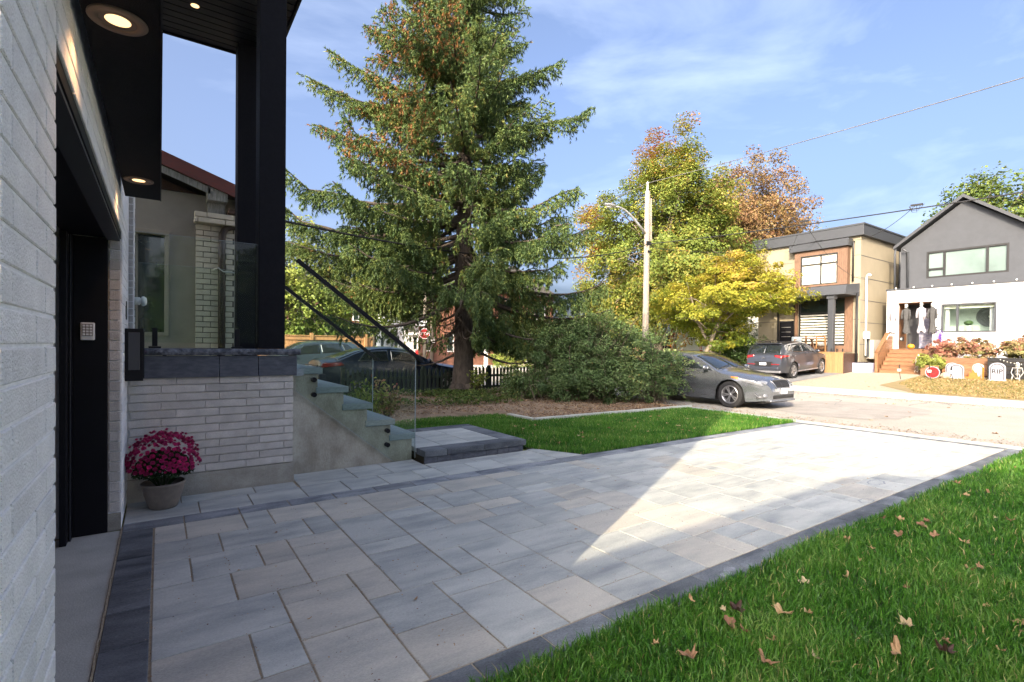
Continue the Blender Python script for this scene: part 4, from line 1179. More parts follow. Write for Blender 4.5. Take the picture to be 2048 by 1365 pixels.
for (bx,by,sd,lab) in ((4.8,-9.5,101,'added unseen green tree right of the lawn, darkening the glass reflections'),(9.2,-15,102,'second added unseen tree farther down the street, darkening the glass reflections'),(1.5,-16,103,'third added unseen tree beyond the neighbouring house, darkening the glass reflections')):
    broad('added_tree', lab, (bx,by,0), 6.5, [((bx,by,3.5),(2.7,2.3,3.1))], 170, 70, 'leaf_green', .2, sd, .18, .7, limbs_n=20, colour=lambda C: .25+.0*C[:,0])  # unseen trees added so the balustrade glass mirrors dark crowns instead of bright sky
# row of tall shrubs by the road
shrubs = [
 ('tall tangled green shrub at the right end of the bed beside the silver car', (10.65,8.9,.1), 1.9, [((10.6,9.2,1.2),(1.0,.85,1.0)),((11.0,8.7,.95),(.72,.5,.80)),((10.3,8.9,.65),(.8,.6,.55))], .36),
 ('broad dense green shrub in the middle of the shrub row', (9.4,9.7,.1), 2.4, [((9.5,9.8,1.45),(1.1,.95,1.1)),((9.5,9.3,.65),(.95,.7,.6))], .30),
 ('dense green shrub left of the middle with dark stems showing', (8.6,10.2,.15), 2.2, [((8.7,10.4,1.25),(.9,.9,1.0)),((8.5,9.8,.6),(.8,.65,.5))], .26),
 ('low loose shrub right of the spruce trunk in front of the pickets', (7.7,10.5,.15), .9, [((7.7,10.6,.48),(.62,.5,.42))], .42),
 ('tall loose shrub behind the others touching the spruce boughs', (10.6,11.3,.15), 2.4, [((10.5,11.4,1.3),(1.2,1.0,1.1))], .45),
]
for i, (lab, base, h, cr, sh) in enumerate(shrubs):
    big = 1 if i in (0,1,2,4) else .35
    t = broad('garden_shrub', lab, base, h, cr, int(150*big), 125, 'leaf_shrub', .052, 50+i, .03, .21, limbs_n=int(50*big), cat='bush', bark='twig', shell=.5,
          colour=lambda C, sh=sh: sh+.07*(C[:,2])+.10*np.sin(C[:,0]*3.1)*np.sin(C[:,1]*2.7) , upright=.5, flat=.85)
    R = np.random.default_rng(70+i); b = MB()
    for q in range(int(46*big)):                 # arching canes
        an = R.uniform(0,2*PI); c = np.array(cr[0][0]); r = np.array(cr[0][1])
        st_ = np.array([base[0]+R.normal(0,.30), base[1]+R.normal(0,.22), float(bed_z(base[0],base[1]))-.02])
        e = c+np.array([math.cos(an)*r[0]*1.1, math.sin(an)*r[1]*1.1, R.uniform(-.8,.9)*r[2]])
        m1 = (st_+e)/2+np.array([0,0,.35])
        b.tube([tuple(st_), tuple((st_+m1)/2+R.normal(0,.04,3)), tuple(m1), tuple(e)], [.011,.009,.007,.003], 4, False)
    SC = []          # loose leafy shoots standing out of the outline
    for q in range(int(120*big)):
        k = R.integers(0, len(cr)); c = np.array(cr[k][0]); r = np.array(cr[k][1]); d = unit(R.normal(size=3)+np.array([0,0,.35]))
        s0 = c+d*r*.85; L = R.uniform(.18,.5); g = unit(d+R.normal(0,.35,3)+np.array([0,0,.25])); pts_ = []
        for w in range(7):
            f = w/6; pts_.append(s0+g*L*f+np.array([0,0,-.18*L*f*f*2]))
            for _ in range(4): SC.append(pts_[-1]+R.normal(0,.025,3))
        b.tube([tuple(p) for p in pts_], .003, 3, False)
    b.build('cane', M['twig'], t, kind='stuff', fix=False)
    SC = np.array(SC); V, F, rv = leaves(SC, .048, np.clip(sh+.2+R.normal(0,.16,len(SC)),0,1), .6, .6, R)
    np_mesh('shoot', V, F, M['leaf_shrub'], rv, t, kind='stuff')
# young plants by the steps (behind the glass) and thin shoots
for (lab, base, sz, hh, sd, mt) in (('yellow green leafy plant behind the steps with dry brown flower heads', (2.9,8.3,.05), .34, .75, 61, 'leaf_yelgreen'),
                               ('tuft of yellowing leaves against the spruce trunk', (7.05,11.75,.2), .25, .6, 62, 'leaf_yelgreen'),
                               ('wilted brown flowered plant by the stair foot', (3.35,8.75,.05), .25, .7, 63, 'leaf_rust')):
    R = np.random.default_rng(sd); t = thing('garden_plant', lab, 'plant', base)
    b = MB(); C = []
    for q in range(22):
        an = R.uniform(0,2*PI); e = np.array(base)+np.array([math.cos(an)*sz*R.uniform(.3,1), math.sin(an)*sz*R.uniform(.3,1), hh*R.uniform(.6,1.1)])
        b.tube([tuple(base), tuple((np.array(base)+e)/2+np.array([0,0,.12])), tuple(e)], [.006,.005,.003], 4, False)
        for w in range(16):
            f = R.uniform(.4,1); C.append(np.array(base)*(1-f)+e*f+R.normal(0,.05,3)+np.array([0,0,.08*f]))
    b.build('stem', M['twig'], t, kind='stuff', fix=False)
    V, F, rv = leaves(np.array(C), .085, np.clip(R.normal(.4,.25,len(C)),0,1), .4, .5, R)
    np_mesh('foliage', V, F, M[mt], rv, t, kind='stuff')

# ================================================================== FALLEN LEAVES
def leaf_mesh(seed, maple=True):
    R = random.Random(seed); n = 22; P = [(0,0,0)]
    for i in range(n):
        a = 2*PI*i/n
        r = (.55+.45*abs(math.cos(2.5*a+.3)) if maple else .45+.5*abs(math.cos(a)))*R.uniform(.85,1.08)
        curl = .75*r*r*abs(math.sin(a+seed))+.12*math.sin(5*a+seed)+R.uniform(-.05,.12)
        P.append((r*math.cos(a), r*math.sin(a)*(.85 if maple else .55), curl))
    b = MB(); b.add(P, [(0,1+i,1+(i+1) % n) for i in range(n)])
    b.tube([(-.4,0,.02),(-1.15,.1,.12)], [.03,.015], 4, False)
    me = b.mesh('leaf', M['dry_leaf'], fix=False)
    a = me.attributes.new('rnd', 'FLOAT', 'POINT')
    base = R.choice([.3,.5,.65,.75,.9,.98])
    a.data.foreach_set('value', [min(1, max(0, base+R.uniform(-.15,.12))) for _ in me.vertices])
    return me
lm = [leaf_mesh(i, i % 3 != 2) for i in range(14)]
lm_dark = leaf_mesh(40)
lm_dark.attributes['rnd'].data.foreach_set('value', [random.uniform(0,.08) for _ in lm_dark.vertices])
big = [((2.80,1.42),.056,2,'large curled brown and tan leaf with a black edge in the grass'),((2.62,1.58),.05,40,'dark shrivelled leaf beside the paving corner of the lawn'),
       ((2.05,1.46),.05,4,'big pinkish brown maple leaf at the bottom left of the lawn'),((2.30,1.24),.052,5,'pale curled leaf at the bottom of the lawn'),
       ((4.75,1.52),.05,7,'small round orange leaf near the paving border'),((2.9,.93),.06,8,'broken tan leaf at the lower right of the lawn'),
       ((3.1,.8),.05,40,'black shrivelled leaf low on the right of the lawn'),((2.45,1.52),.045,6,'small orange brown leaf left of the large curled leaf')]
for i, ((x,y),s,k,lab) in enumerate(big):
    o = inst('fallen_leaf', lm_dark if k == 40 else lm[k], (x,y,.058), None, random.uniform(0,6)); o.scale = (s,s,s)
    o.rotation_euler[0] = random.uniform(-.5,.5); o.rotation_euler[1] = random.uniform(-.4,.4); tag(o, lab, 'leaf')
R = random.Random(77); n = 0
while n < 75:
    x, y = R.uniform(1.8,10.6), R.uniform(-.4,1.8)
    if y < 1.8-(x-1.2)*.9 and x < 3.2: continue
    o = inst('fallen_leaf', R.choice(lm), (x,y,R.uniform(.028,.055)), None, R.uniform(0,6)); s = R.uniform(.018,.042); o.scale = (s,s,s)
    o.rotation_euler[0] = R.uniform(-.6,.6); o.rotation_euler[1] = R.uniform(-.5,.5)
    zone = ('close to the paving border' if y > 1.35 else ('low in the corner of the frame' if x < 3.6 else 'out in the open grass'))+(' close by' if x < 4 else (' towards the street' if x > 7 else ' half way along'))
    tag(o, '%s %s leaf on right lawn %s' % ('tiny' if s < .027 else 'small', 'curled' if o.rotation_euler[0] > .1 else 'flat', zone), 'leaf', 'small dry leaves on the right lawn'); n += 1
for i in range(34):
    while True:
        x, y = R.uniform(4.9,10.6), R.uniform(5.4,7.8)
        if y > 5.4: break
    o = inst('fallen_leaf', R.choice(lm), (x,y,.055), None, R.uniform(0,6)); s = R.uniform(.02,.04); o.scale = (s,s,s)
    tag(o, 'small dry leaf on the left lawn '+('beside the landing' if x < 6 else ('near the driveway edge' if y < 6.3 else 'near the edging stones'))+(' at the street end' if x > 8.5 else ''), 'leaf', 'small dry leaves on the left lawn')
for i in range(26):
    x, y = R.uniform(.2,10.3), R.uniform(2.1,4.9)
    o = inst('fallen_leaf', R.choice(lm), (x,y,.004), None, R.uniform(0,6)); s = R.uniform(.008,.022); o.scale = (s,s,s*.5)
    tag(o, 'tiny dry leaf scrap on the driveway '+('close to the garage' if x < 3 else ('in the sunlit patch' if x < 7.5 else 'near the street end')), 'leaf', 'leaf scraps on the driveway')
for i in range(60):
    x, y = R.uniform(11.1,27), R.uniform(-1,9)
    z_ = -.004 if x < RX1 else yard_z(x)+.01
    o = inst('fallen_leaf', R.choice(lm), (x,y,z_), None, R.uniform(0,6)); s = R.uniform(.03,.06); o.scale = (s,s,s*.6)
    tag(o, 'dry leaf lying '+('on the near half of the road' if x < 15 else ('on the far half of the road' if x < RX1 else ('on the far sidewalk' if x < RX1+1.8 else 'on the gravel and dry grass across the street'))), 'leaf', 'leaves on the street and far verge')
# ================================================================== CARS
_wheel = {}
def wheel_meshes(rw, spokes, alloy):
    key = (rw, spokes, alloy)
    if key in _wheel: return _wheel[key]
    w = .105; rr = rw*.70
    t = MB(); t.lathe([(rr,-w),(rw*.93,-w),(rw*.985,-w*.8),(rw,-w*.45),(rw,w*.45),(rw*.985,w*.8),(rw*.93,w),(rr,w),(rr*.97,w*.7)], 40, axis='y')
    for i in range(44):     # tread blocks
        a = 2*PI*i/44; c, s = math.cos(a), math.sin(a)
        for yy in (-.07,0,.07):
            q = MB(); q.box(-.012,.012,yy-.026,yy+.026,rw-.004,rw+.006)
            t.add([(p[0]*c+p[2]*s, p[1], -p[0]*s+p[2]*c) for p in q.v], q.f)
    tyre = t.mesh('tyre', M['tyre'])
    r = MB(); r.lathe([(rr*1.0,w*.86),(rr*.93,w*.95),(rr*.87,w*.8),(rr*.86,-w*.6)], 40, axis='y')
    for i in range(spokes):
        a0 = 2*PI*i/spokes
        for da in (-.16,.16):
            a = a0+da; a1 = a0+da*.55
            p0 = (math.cos(a0+da*.9)*rr*.16, w*.62, math.sin(a0+da*.9)*rr*.16); p1 = (math.cos(a)*rr*.92, w*.86, math.sin(a)*rr*.92)
            r.bar(p0, p1, rr*.10, .03, (0,1,0))
    r.lathe([(0,w*.78),(rr*.12,w*.78),(rr*.2,w*.66),(rr*.22,w*.3)], 16, axis='y')
    rim = r.mesh('rim', M['rim'], smooth=False)
    h = MB(); h.lathe([(0,w*.1),(rr*.86,w*.05)], 24, axis='y'); h.lathe([(0,w*.25),(rr*.55,w*.25),(rr*.55,0)], 24, axis='y')
    disc = h.mesh('brake_disc', M['rim_dark'])
    _wheel[key] = (tyre, rim, disc); return _wheel[key]
class Car:
    def __init__(s, name, label, cat, loc, rot, spec, paintm):
        s.sp = spec; s.root = thing(name, label, cat, loc, rot); s.p = paintm
        s.L, s.hw, s.H = spec['L'], spec['W']/2, spec['H']
        s.tx, s.tz = zip(*sorted(spec['top'])); s.bx, s.bz = zip(*sorted(spec['belt']))
        s.dx, s.dz = zip(*sorted(spec.get('drop', [(-3,.05),(3,.05)])))
    def ztop(s, x): return float(np.interp(x, s.tx, s.tz))
    def zE(s, x): return s.ztop(x)-float(np.interp(x, s.dx, s.dz))
    def zB(s, x): return min(float(np.interp(x, s.bx, s.bz)), s.zE(x)-.012)
    def zbot(s, x):
        z = s.sp['sill']+.05*max(0, abs(x)/(s.L/2)-.8)*5*s.sp.get('lift',1)
        R = s.sp['rw']+.055
        for wx in s.sp['wheels']:
            if abs(x-wx) < R: z = max(z, s.sp['rw']+math.sqrt(R*R-(x-wx)**2))
        return min(z, s.zB(x)-.05)
    def plan(s, x):
        h = s.L/2; f0, r0 = s.sp.get('pf', 1.35), s.sp.get('pr', -1.45)
        if x > f0: return 1-s.sp.get('af', .34)*((x-f0)/(h-f0))**2.6
        if x < r0: return 1-s.sp.get('ar', .22)*((r0-x)/(h+r0))**2.6
        return 1
    def W(s, x, z):
        b = float(np.interp(x, s.bx, s.bz))
        if z < .30: k = .955
        elif z < .62: k = .955+.045*math.sin((z-.30)/.32*PI/2)
        elif z < b: k = 1-.035*((z-.62)/max(.05, b-.62))**1.5
        else: k = .965-(.965-s.sp.get('roofw', .74))*((z-b)/(s.H-b))**1.1
        if abs(z-.70) < .05: k += .004*(1-abs(z-.70)/.05)
        for wx in s.sp['wheels']:     # wheel arch flare
            dd = math.hypot(x-wx, z-s.sp['rw']); R = s.sp['rw']+.055
            if dd < R+.12: k += .014*max(0, 1-(dd-R)/.12)
        return s.hw*s.plan(x)*k
    def S(s, x, v, sd=1):
        if v <= 1: z = s.zbot(x)+(s.zB(x)-s.zbot(x))*v; return Vector((x, sd*s.W(x,z), z))
        if v <= 2: z = s.zB(x)+(s.zE(x)-s.zB(x))*(v-1); return Vector((x, sd*s.W(x,z), z))
        t = v-2; We = s.W(x, s.zE(x)); return Vector((x, sd*We*(1-t), s.zE(x)+(s.ztop(x)-s.zE(x))*(1-(1-t)**3)))
    def N(s, x, v, sd=1):
        e = .01; v0, v1 = max(0, v-e), min(3, v+e)
        a = s.S(x+e,v,sd)-s.S(x-e,v,sd); c = s.S(x,v1,sd)-s.S(x,v0,sd)
        n = a.cross(c)*(1 if sd > 0 else -1); n = n*-1 if n.length else n
        n = n.normalized() if n.length > 1e-9 else Vector((0,0,1))
        ref = Vector((0,sd,.3)) if v < 2 else Vector((0,0,1))
        if n.dot(ref) < 0: n = -n
        return n
    def vz(s, x, z):
        zb, zB, zE = s.zbot(x), s.zB(x), s.zE(x)
        if z <= zB: return max(0, (z-zb)/(zB-zb))
        return 1+min(1, (z-zB)/(zE-zB))
    def body(s):
        h = s.L/2; st = sorted(set([round(x, 3) for x in np.linspace(-h, h, 96)] + [round(a, 3) for a in s.tx if -h <= a <= h]))
        vv = list(np.linspace(0,1,11))+[1.2,1.4,1.6,1.8,1.95,2.0]+[2.06,2.15,2.3,2.5,2.75,3.0]
        b = MB(); k = len(vv)
        for sd in (1,-1):
            o = len(b.v)
            for x in st:
                for v in vv: b.v.append(tuple(s.S(x,v,sd)))
            for i in range(len(st)-1):
                for j in range(k-1):
                    a = o+i*k+j; b.f.append([a, a+1, a+k+1, a+k]); b.m.append(0)
        n = len(st)*k
        for e in (0, len(st)-1):
            for j in range(k-1): b.f.append([e*k+j, e*k+j+1, n+e*k+j+1, n+e*k+j]); b.m.append(0)
        o = s.loc(b, 'body', s.p, None, True)
        # weld and shade by angle
        import bmesh
        bm = bmesh.new(); bm.from_mesh(o.data); bmesh.ops.remove_doubles(bm, verts=bm.verts, dist=.0004); bmesh.ops.recalc_face_normals(bm, faces=bm.faces[:])
        for e_ in bm.edges:
            if len(e_.link_faces) == 2 and e_.calc_face_angle(0) > math.radians(38): e_.smooth = False
        bm.to_mesh(o.data); bm.free()
        # fix location: build() subtracted the world offset; car parts are local
        return o
    def loc(s, b, name, m_, parent=None, smooth=False, bevel=0):
        me = b.mesh(name, m_, (0,0,0), smooth)
        o = bpy.data.objects.new(name, me); COL.objects.link(o); o.parent = parent or s.root
        if bevel: q = o.modifiers.new('bevel','BEVEL'); q.width = bevel; q.segments = 2; q.limit_method = 'ANGLE'
        return o
    def patch(s, name, m_, quad, sd=1, off=.005, nu=14, nv=6, parent=None, mode='v', mirror=False):
        if mirror and quad[1][1] < 2:
            for q in (1,-1): s.patch(name, m_, quad, q, off, nu, nv, parent, mode)
            return
        """quad: (x,v)/(x,z) corners: rear-low, front-low, front-high, rear-high"""
        b = MB(); (x0,v0),(x1,v1),(x2,v2),(x3,v3) = quad
        for sdd in ((1,-1) if mirror else (sd,)):
            o = len(b.v); edge = []
            for j in range(nv+1):
                w = j/nv
                for i in range(nu+1):
                    u = i/nu
                    x = (x0*(1-u)+x1*u)*(1-w)+(x3*(1-u)+x2*u)*w; v = (v0*(1-u)+v1*u)*(1-w)+(v3*(1-u)+v2*u)*w
                    if mode == 'z': v = s.vz(x, v)
                    b.v.append(tuple(s.S(x,v,sdd)+s.N(x,v,sdd)*off))
            for j in range(nv):
                for i in range(nu):
                    a = o+j*(nu+1)+i; b.f.append([a,a+1,a+nu+2,a+nu+1]); b.m.append(0)
            # skirt so the pane has thickness
            ring = [j for j in range(nu+1)]+[j*(nu+1)+nu for j in range(1,nv+1)]+[nv*(nu+1)+i for i in range(nu-1,-1,-1)]+[j*(nu+1) for j in range(nv-1,0,-1)]
            base = len(b.v); ctr = Vector((0,0,.5))
            for r_ in ring:
                p = Vector(b.v[o+r_]); q = p+(ctr-p).normalized()*.012; b.v.append(tuple(q))
            for i in range(len(ring)):
                j = (i+1) % len(ring); b.f.append([o+ring[i], o+ring[j], base+j, base+i]); b.m.append(0)
        return s.loc(b, name, m_, parent, True)
    def seam(s, pts, w=.008, name='door_seam', m_='trim_black', mirror=True):
        b = MB()
        for sd in ((1,-1) if mirror else (1,)):
            P = [s.S(x, s.vz(x,z), sd)+s.N(x, s.vz(x,z), sd)*.001 for x, z in pts]
            b.tube([tuple(p) for p in P], w*.5, 4, False)
        return s.loc(b, name, M[m_])
    def wheels(s, spokes=5, alloy=1):
        t, r, d = wheel_meshes(s.sp['rw'], spokes, alloy)
        for wx in s.sp['wheels']:
            for sd in (1,-1):
                g = bpy.data.objects.new('wheel', t); COL.objects.link(g); g.parent = s.root
                g.location = (wx, sd*(s.hw-.115), s.sp['rw']); g.rotation_euler = (0, random.uniform(0,1), 0 if sd > 0 else PI)
                for nm, me in (('rim', r), ('brake_disc', d)):
                    q = bpy.data.objects.new(nm, me); COL.objects.link(q); q.parent = g
            R = s.sp['rw']+.05
            n = 16; P = [(wx+R*math.cos(PI*i/n), s.sp['rw']+R*math.sin(PI*i/n)) for i in range(n+1)]
            P += [(wx-R, s.sp['rw']-.12), (wx+R, s.sp['rw']-.12)]
            for y0,y1 in ((s.hw-.26, s.hw-.045),(-(s.hw-.26), -(s.hw-.045))):
                b = MB()
                for i in range(n): a, c = P[i], P[i+1]; b.add([(a[0],y0,a[1]),(c[0],y0,c[1]),(c[0],y1,c[1]),(a[0],y1,a[1])], [(0,1,2,3)])
                b.add([(p[0], y0, p[1]) for p in P], [list(range(len(P)))])
                s.loc(b, 'wheel_well', M['trim_black'])
        b = MB(); b.box(-s.L/2+.2, s.L/2-.2, -(s.hw-.3), s.hw-.3, s.sp['sill']-.04, s.sp['sill']+.3)
        s.loc(b, 'underbody', M['trim_black'])
    def mirrors(s, x, z, m_=None):
        for sd in (1,-1):
            y = s.W(x, z)
            b = MB(); b.sphere((x+.02, sd*(y+.12), z+.055), .1, 14, 9, (.62,1.15,.72)); b.bar((x,sd*(y-.02),z),(x+.01,sd*(y+.08),z+.03),.05,.035)
            s.loc(b, 'wing_mirror', m_ or s.p, None, True)
    def handles(s, pts):
        b = MB()
        for x, z in pts:
            for sd in (1,-1):
                p = s.S(x, s.vz(x,z), sd)+s.N(x, s.vz(x,z), sd)*.022; b.bar(p-Vector((.085,0,.004)), p+Vector((.085,0,.004)), .022, .026)
                for q in (-.075,.075): b.bar(p+Vector((q,0,0)), p+Vector((q,-sd*.03,0)), .02, .02)
        s.loc(b, 'door_handle', s.p, None, False, .004)
# ---- silver sedan, nose to the right
sp = dict(L=4.56, W=1.78, H=1.44, sill=.19, rw=.335, wheels=(1.36,-1.34), roofw=.70, pf=1.25, pr=-1.5, af=.40, ar=.25,
 top=[(2.28,.50),(2.25,.60),(2.20,.68),(2.12,.745),(1.95,.815),(1.7,.875),(1.4,.925),(1.12,.965),(.98,1.0),(.70,1.135),(.40,1.275),(.15,1.365),(-.10,1.41),(-.4,1.435),(-.8,1.43),(-1.1,1.395),(-1.4,1.30),(-1.7,1.165),(-1.9,1.09),(-2.1,1.05),(-2.2,.98),(-2.28,.72)],
 belt=[(2.3,.80),(1.2,.90),(.9,.915),(-.5,.96),(-1.5,1.01),(-2.3,1.0)], drop=[(-3,.10),(-1.9,.09),(-1.4,.06),(0,.055),(.7,.07),(1.1,.10),(1.6,.115),(2.0,.10),(2.28,.05)])
c = Car('parked_car', 'silver grey sedan parked by the shrubs with its front facing the driveway', 'car', (12.82,8.84,-.012), math.radians(-90), sp, M['paint_silver'])
c.body()
c.patch('windshield', M['auto_glass'], [(.22,2.07),(.96,2.10),(.96,3),(.22,3)], off=.006, nu=16, nv=10, mirror=True)
c.patch('rear_window', M['auto_glass'], [(-1.82,2.12),(-1.22,2.12),(-1.22,3),(-1.82,3)], off=.006, nu=12, nv=8, mirror=True)
c.patch('side_window', M['auto_glass'], [(-.42,1.10),(.66,1.10),(.10,1.86),(-.40,1.86)], mirror=True)
c.patch('side_window', M['auto_glass'], [(-1.30,1.10),(-.50,1.10),(-.50,1.86),(-1.12,1.86)], mirror=True)
c.patch('quarter_window', M['auto_glass'], [(.70,1.12),(.93,1.12),(.62,1.78),(.58,1.78)], mirror=True, nu=5)
c.patch('quarter_window', M['auto_glass'], [(-1.58,1.2),(-1.36,1.1),(-1.22,1.8),(-1.26,1.8)], mirror=True, nu=5)
c.seam([(1.02,.25),(1.02,.55),(.98,.80),(.93,.90)]); c.seam([(-.44,.24),(-.44,.93)]); c.seam([(-1.0,.50),(-1.10,.66),(-1.38,.95)])

for sd in (1,-1):
    h_ = c.patch('headlight', M['lamp_clear'], [(1.48,.755),(2.13,.585),(2.10,.665),(1.50,.80)], sd, .010, mode='z')
    c.patch('turn_signal', M['lamp_orange'], [(1.40,.775),(1.60,.73),(1.58,.785),(1.42,.80)], sd, .014, mode='z', parent=h_, nu=6)
    c.patch('headlight', M['lamp_clear'], [(2.0,2.0),(2.17,2.0),(2.15,2.22),(2.05,2.16)], sd, .006)
    c.patch('tail_light', M['lamp_red'], [(-2.22,.80),(-1.80,.88),(-1.85,.98),(-2.2,.95)], sd, .008, mode='z')
    b = MB(); b.sphere((2.16, sd*.62, .345), .075, 12, 8, (.7,1.35,.6)); fl = c.loc(b, 'fog_lamp', M['lamp_clear'], None, True)
    b = MB(); b.bar((2.20,sd*.42,.31),(2.02,sd*.78,.30),.03,.02); b.bar((2.06,sd*.74,.31),(1.98,sd*.80,.40),.03,.02); c.loc(b, 'fog_lamp_trim', M['chrome'])
# tiger-nose grille on the sloped nose
c.patch('grille', M['trim_black'], [(2.155,2.42),(2.262,2.42),(2.265,3),(2.150,3)], off=.006, mirror=True, nu=8, nv=10)
b = MB()
for sd in (1,-1):
    for i in range(13):
        v = 2.44+i*.043
        p0, p1 = c.S(2.16,v,sd), c.S(2.262,v,sd); b.bar(p0+Vector((.01,0,.006)), p1+Vector((.01,0,.006)), .006, .008)
    for k in range(5):
        x = 2.165+k*.022
        b.tube([tuple(c.S(x,2.42+.058*i,sd)+Vector((.012,0,.006))) for i in range(11)], .003, 4, False)
c.loc(b, 'grille_mesh', M['rim_dark'])
b = MB()
for sd in (1,-1):
    b.tube([tuple(c.S(2.145,2.40+.06*i,sd)+Vector((.01,0,.008))) for i in range(11)], .011, 6, False)
    b.tube([tuple(c.S(2.268,2.40+.06*i,sd)+Vector((.012,0,.004))) for i in range(11)], .009, 6, False)
    b.tube([tuple(c.S(2.145+.123*i/5,2.40,sd)+Vector((.01,0,.006))) for i in range(6)], .009, 6, False)
c.loc(b, 'grille_frame', M['chrome'], None, True)
b = MB(); b.lathe([(0,.0),(.062,.0),(.066,.006)], 20, (0,0,0)); b.v = [(2.115+p[1]*.5*.5-p[2]*-.3, p[0]*1.0, .772+p[2]+abs(0)-p[1]*.12) for p in b.v]; c.loc(b, 'badge', M['chrome'])
b = MB(); b.box(2.20,2.288,-.50,.50,.275,.375); c.loc(b, 'lower_intake', M['trim_black'], None, False, .02)
b = MB(); b.box(2.12,2.285,-.58,.58,.20,.25); c.loc(b, 'front_lip', M['paint_silver'], None, False, .02)
b = MB(); b.box(2.29,2.302,-.155,.155,.395,.53); pl = c.loc(b, 'number_plate', M['plate'], None, False, .004)
me = text_mesh('CBSK 914', .085, .002); me.materials.append(M['paint_navy'])
b = MB()
for bx in (-.45,.25):
    b.bar((1.0,bx-.25,1.005),(.86,bx+.35,1.075),.014,.014)
c.loc(b, 'wiper', M['trim_black'])
c.mirrors(.70,.945); c.handles([(-.28,.80),(-1.12,.84)]); c.wheels(5)
for o_ in [q for q in bpy.data.meshes if q.name.startswith('txt')]: bpy.data.meshes.remove(o_)
# ---- grey SUV reversed out on the drive across the street
suv = dict(L=4.48, W=1.85, H=1.66, sill=.27, rw=.36, wheels=(1.36,-1.31), roofw=.74, pf=1.4, pr=-1.7, af=.30, ar=.17,
 top=[(2.24,.66),(2.2,.80),(2.1,.92),(1.9,1.0),(1.5,1.07),(1.15,1.11),(1.0,1.15),(.7,1.33),(.4,1.50),(.15,1.59),(-.2,1.645),(-.8,1.66),(-1.4,1.64),(-1.75,1.60),(-1.84,1.56),(-1.98,1.36),(-2.08,1.17),(-2.13,1.10),(-2.17,.96),(-2.20,.80),(-2.24,.62)],
 belt=[(2.3,.95),(1.2,1.02),(.9,1.04),(-.5,1.10),(-1.5,1.18),(-2.3,1.2)], drop=[(-3,.04),(-2.15,.05),(-1.9,.06),(-1.4,.06),(0,.06),(.7,.07),(1.1,.10),(1.6,.115),(2.24,.05)])
def dress_suv(c, rear=True, glass='auto_glass'):
    c.body()
    c.patch('windshield', M[glass], [(.22,2.07),(1.02,2.10),(1.02,3),(.22,3)], off=.006, nu=14, nv=8, mirror=True)
    c.patch('rear_window', M[glass], [(-2.09,2.10),(-1.86,2.12),(-1.86,3),(-2.09,3)], off=.006, nu=10, nv=10, mirror=True)
    c.patch('side_window', M[glass], [(-.42,1.10),(.72,1.10),(.14,1.88),(-.38,1.88)], mirror=True)
    c.patch('side_window', M[glass], [(-1.32,1.10),(-.50,1.10),(-.46,1.88),(-1.18,1.88)], mirror=True)
    c.patch('quarter_window', M[glass], [(-1.78,1.25),(-1.40,1.12),(-1.28,1.86),(-1.50,1.82)], mirror=True, nu=6)
    c.seam([(1.05,.33),(1.05,.6),(1.0,.95)]); c.seam([(-.45,.33),(-.45,1.08)]); c.seam([(-.96,.56),(-1.05,.75),(-1.40,1.1)])
    for sd in (1,-1):
        c.patch('tail_light', M['lamp_red'], [(-2.20,.98),(-1.68,1.02),(-1.66,1.07),(-2.14,1.09)], sd, .014, mode='z')
        c.patch('tail_light', M['lamp_red'], [(-2.165,2.0),(-2.125,2.0),(-2.125,2.42),(-2.150,2.42)], sd, .016, nu=4)
        c.patch('headlight', M['lamp_clear'], [(1.7,.86),(2.16,.74),(2.14,.86),(1.72,.93)], sd, .010, mode='z')
        b = MB(); b.box(-2.27,-2.20,sd*.38,sd*.74,.665,.70); c.loc(b, 'reflector', M['lamp_red'], None, False, .006)
        b = MB(); b.bar((-1.5,sd*(c.hw*.70),1.665),(.1,sd*(c.hw*.70),1.655),.03,.03); c.loc(b, 'roof_rail', M['trim_black'])
    b = MB(); b.box(-2.262,-2.10,-.78,.78,.30,.40); b.bar((-1.05,c.hw*.96,.305),(1.0,c.hw*.96,.305),.05,.05); b.bar((-1.05,-c.hw*.96,.305),(1.0,-c.hw*.96,.305),.05,.05)
    c.loc(b, 'sill_trim', M['rim'], None, False, .01)
    b = MB(); b.box(-2.30,-2.12,-.70,.70,.405,.56); c.loc(b, 'rear_bumper', c.p, None, False, .03)
    b = MB(); b.box(-2.262,-2.235,-.40,.40,.60,.80); c.loc(b, 'plate_recess', M['trim_black'], None, False, .01)
    b = MB(); b.box(-2.275,-2.263,-.155,.155,.64,.76); c.loc(b, 'number_plate', M['plate'], None, False, .004)
    b = MB(); b.box(-1.93,-1.70,-.62,.62,1.585,1.62); c.loc(b, 'roof_spoiler', c.p, None, False, .01)
    b = MB(); b.lathe([(.035,.0),(.045,.004),(.055,.0)], 18, axis='x'); b.bar((-.005,-.03,-.025),(-.005,-.01,.028),.01,.012); b.bar((-.005,.03,.028),(-.005,.01,-.025),.01,.012); b.bar((-.005,-.02,0),(-.005,.02,0),.01,.010)
    b.v = [(-2.205+p[0]-.02, p[1]*1.3, .965+p[2]*.9) for p in b.v]; c.loc(b, 'badge', M['chrome'])
    b = MB(); b.bar((-1.55,0,1.64),(-1.72,0,1.72),.03,.02); c.loc(b, 'antenna', M['trim_black'])
    c.mirrors(.72,1.09); c.handles([(-.25,.98),(-1.12,1.02)]); c.wheels(5)
c = Car('parked_car', 'dark grey crossover seen from behind on the drive of the tan house', 'car', (24.95,12.55,yard_z(24.9)+.01), 0, suv, M['paint_grey'])
c.root.rotation_euler = (0, -math.atan2(yard_z(26.3)-yard_z(23.6), 2.7), 0)
dress_suv(c)
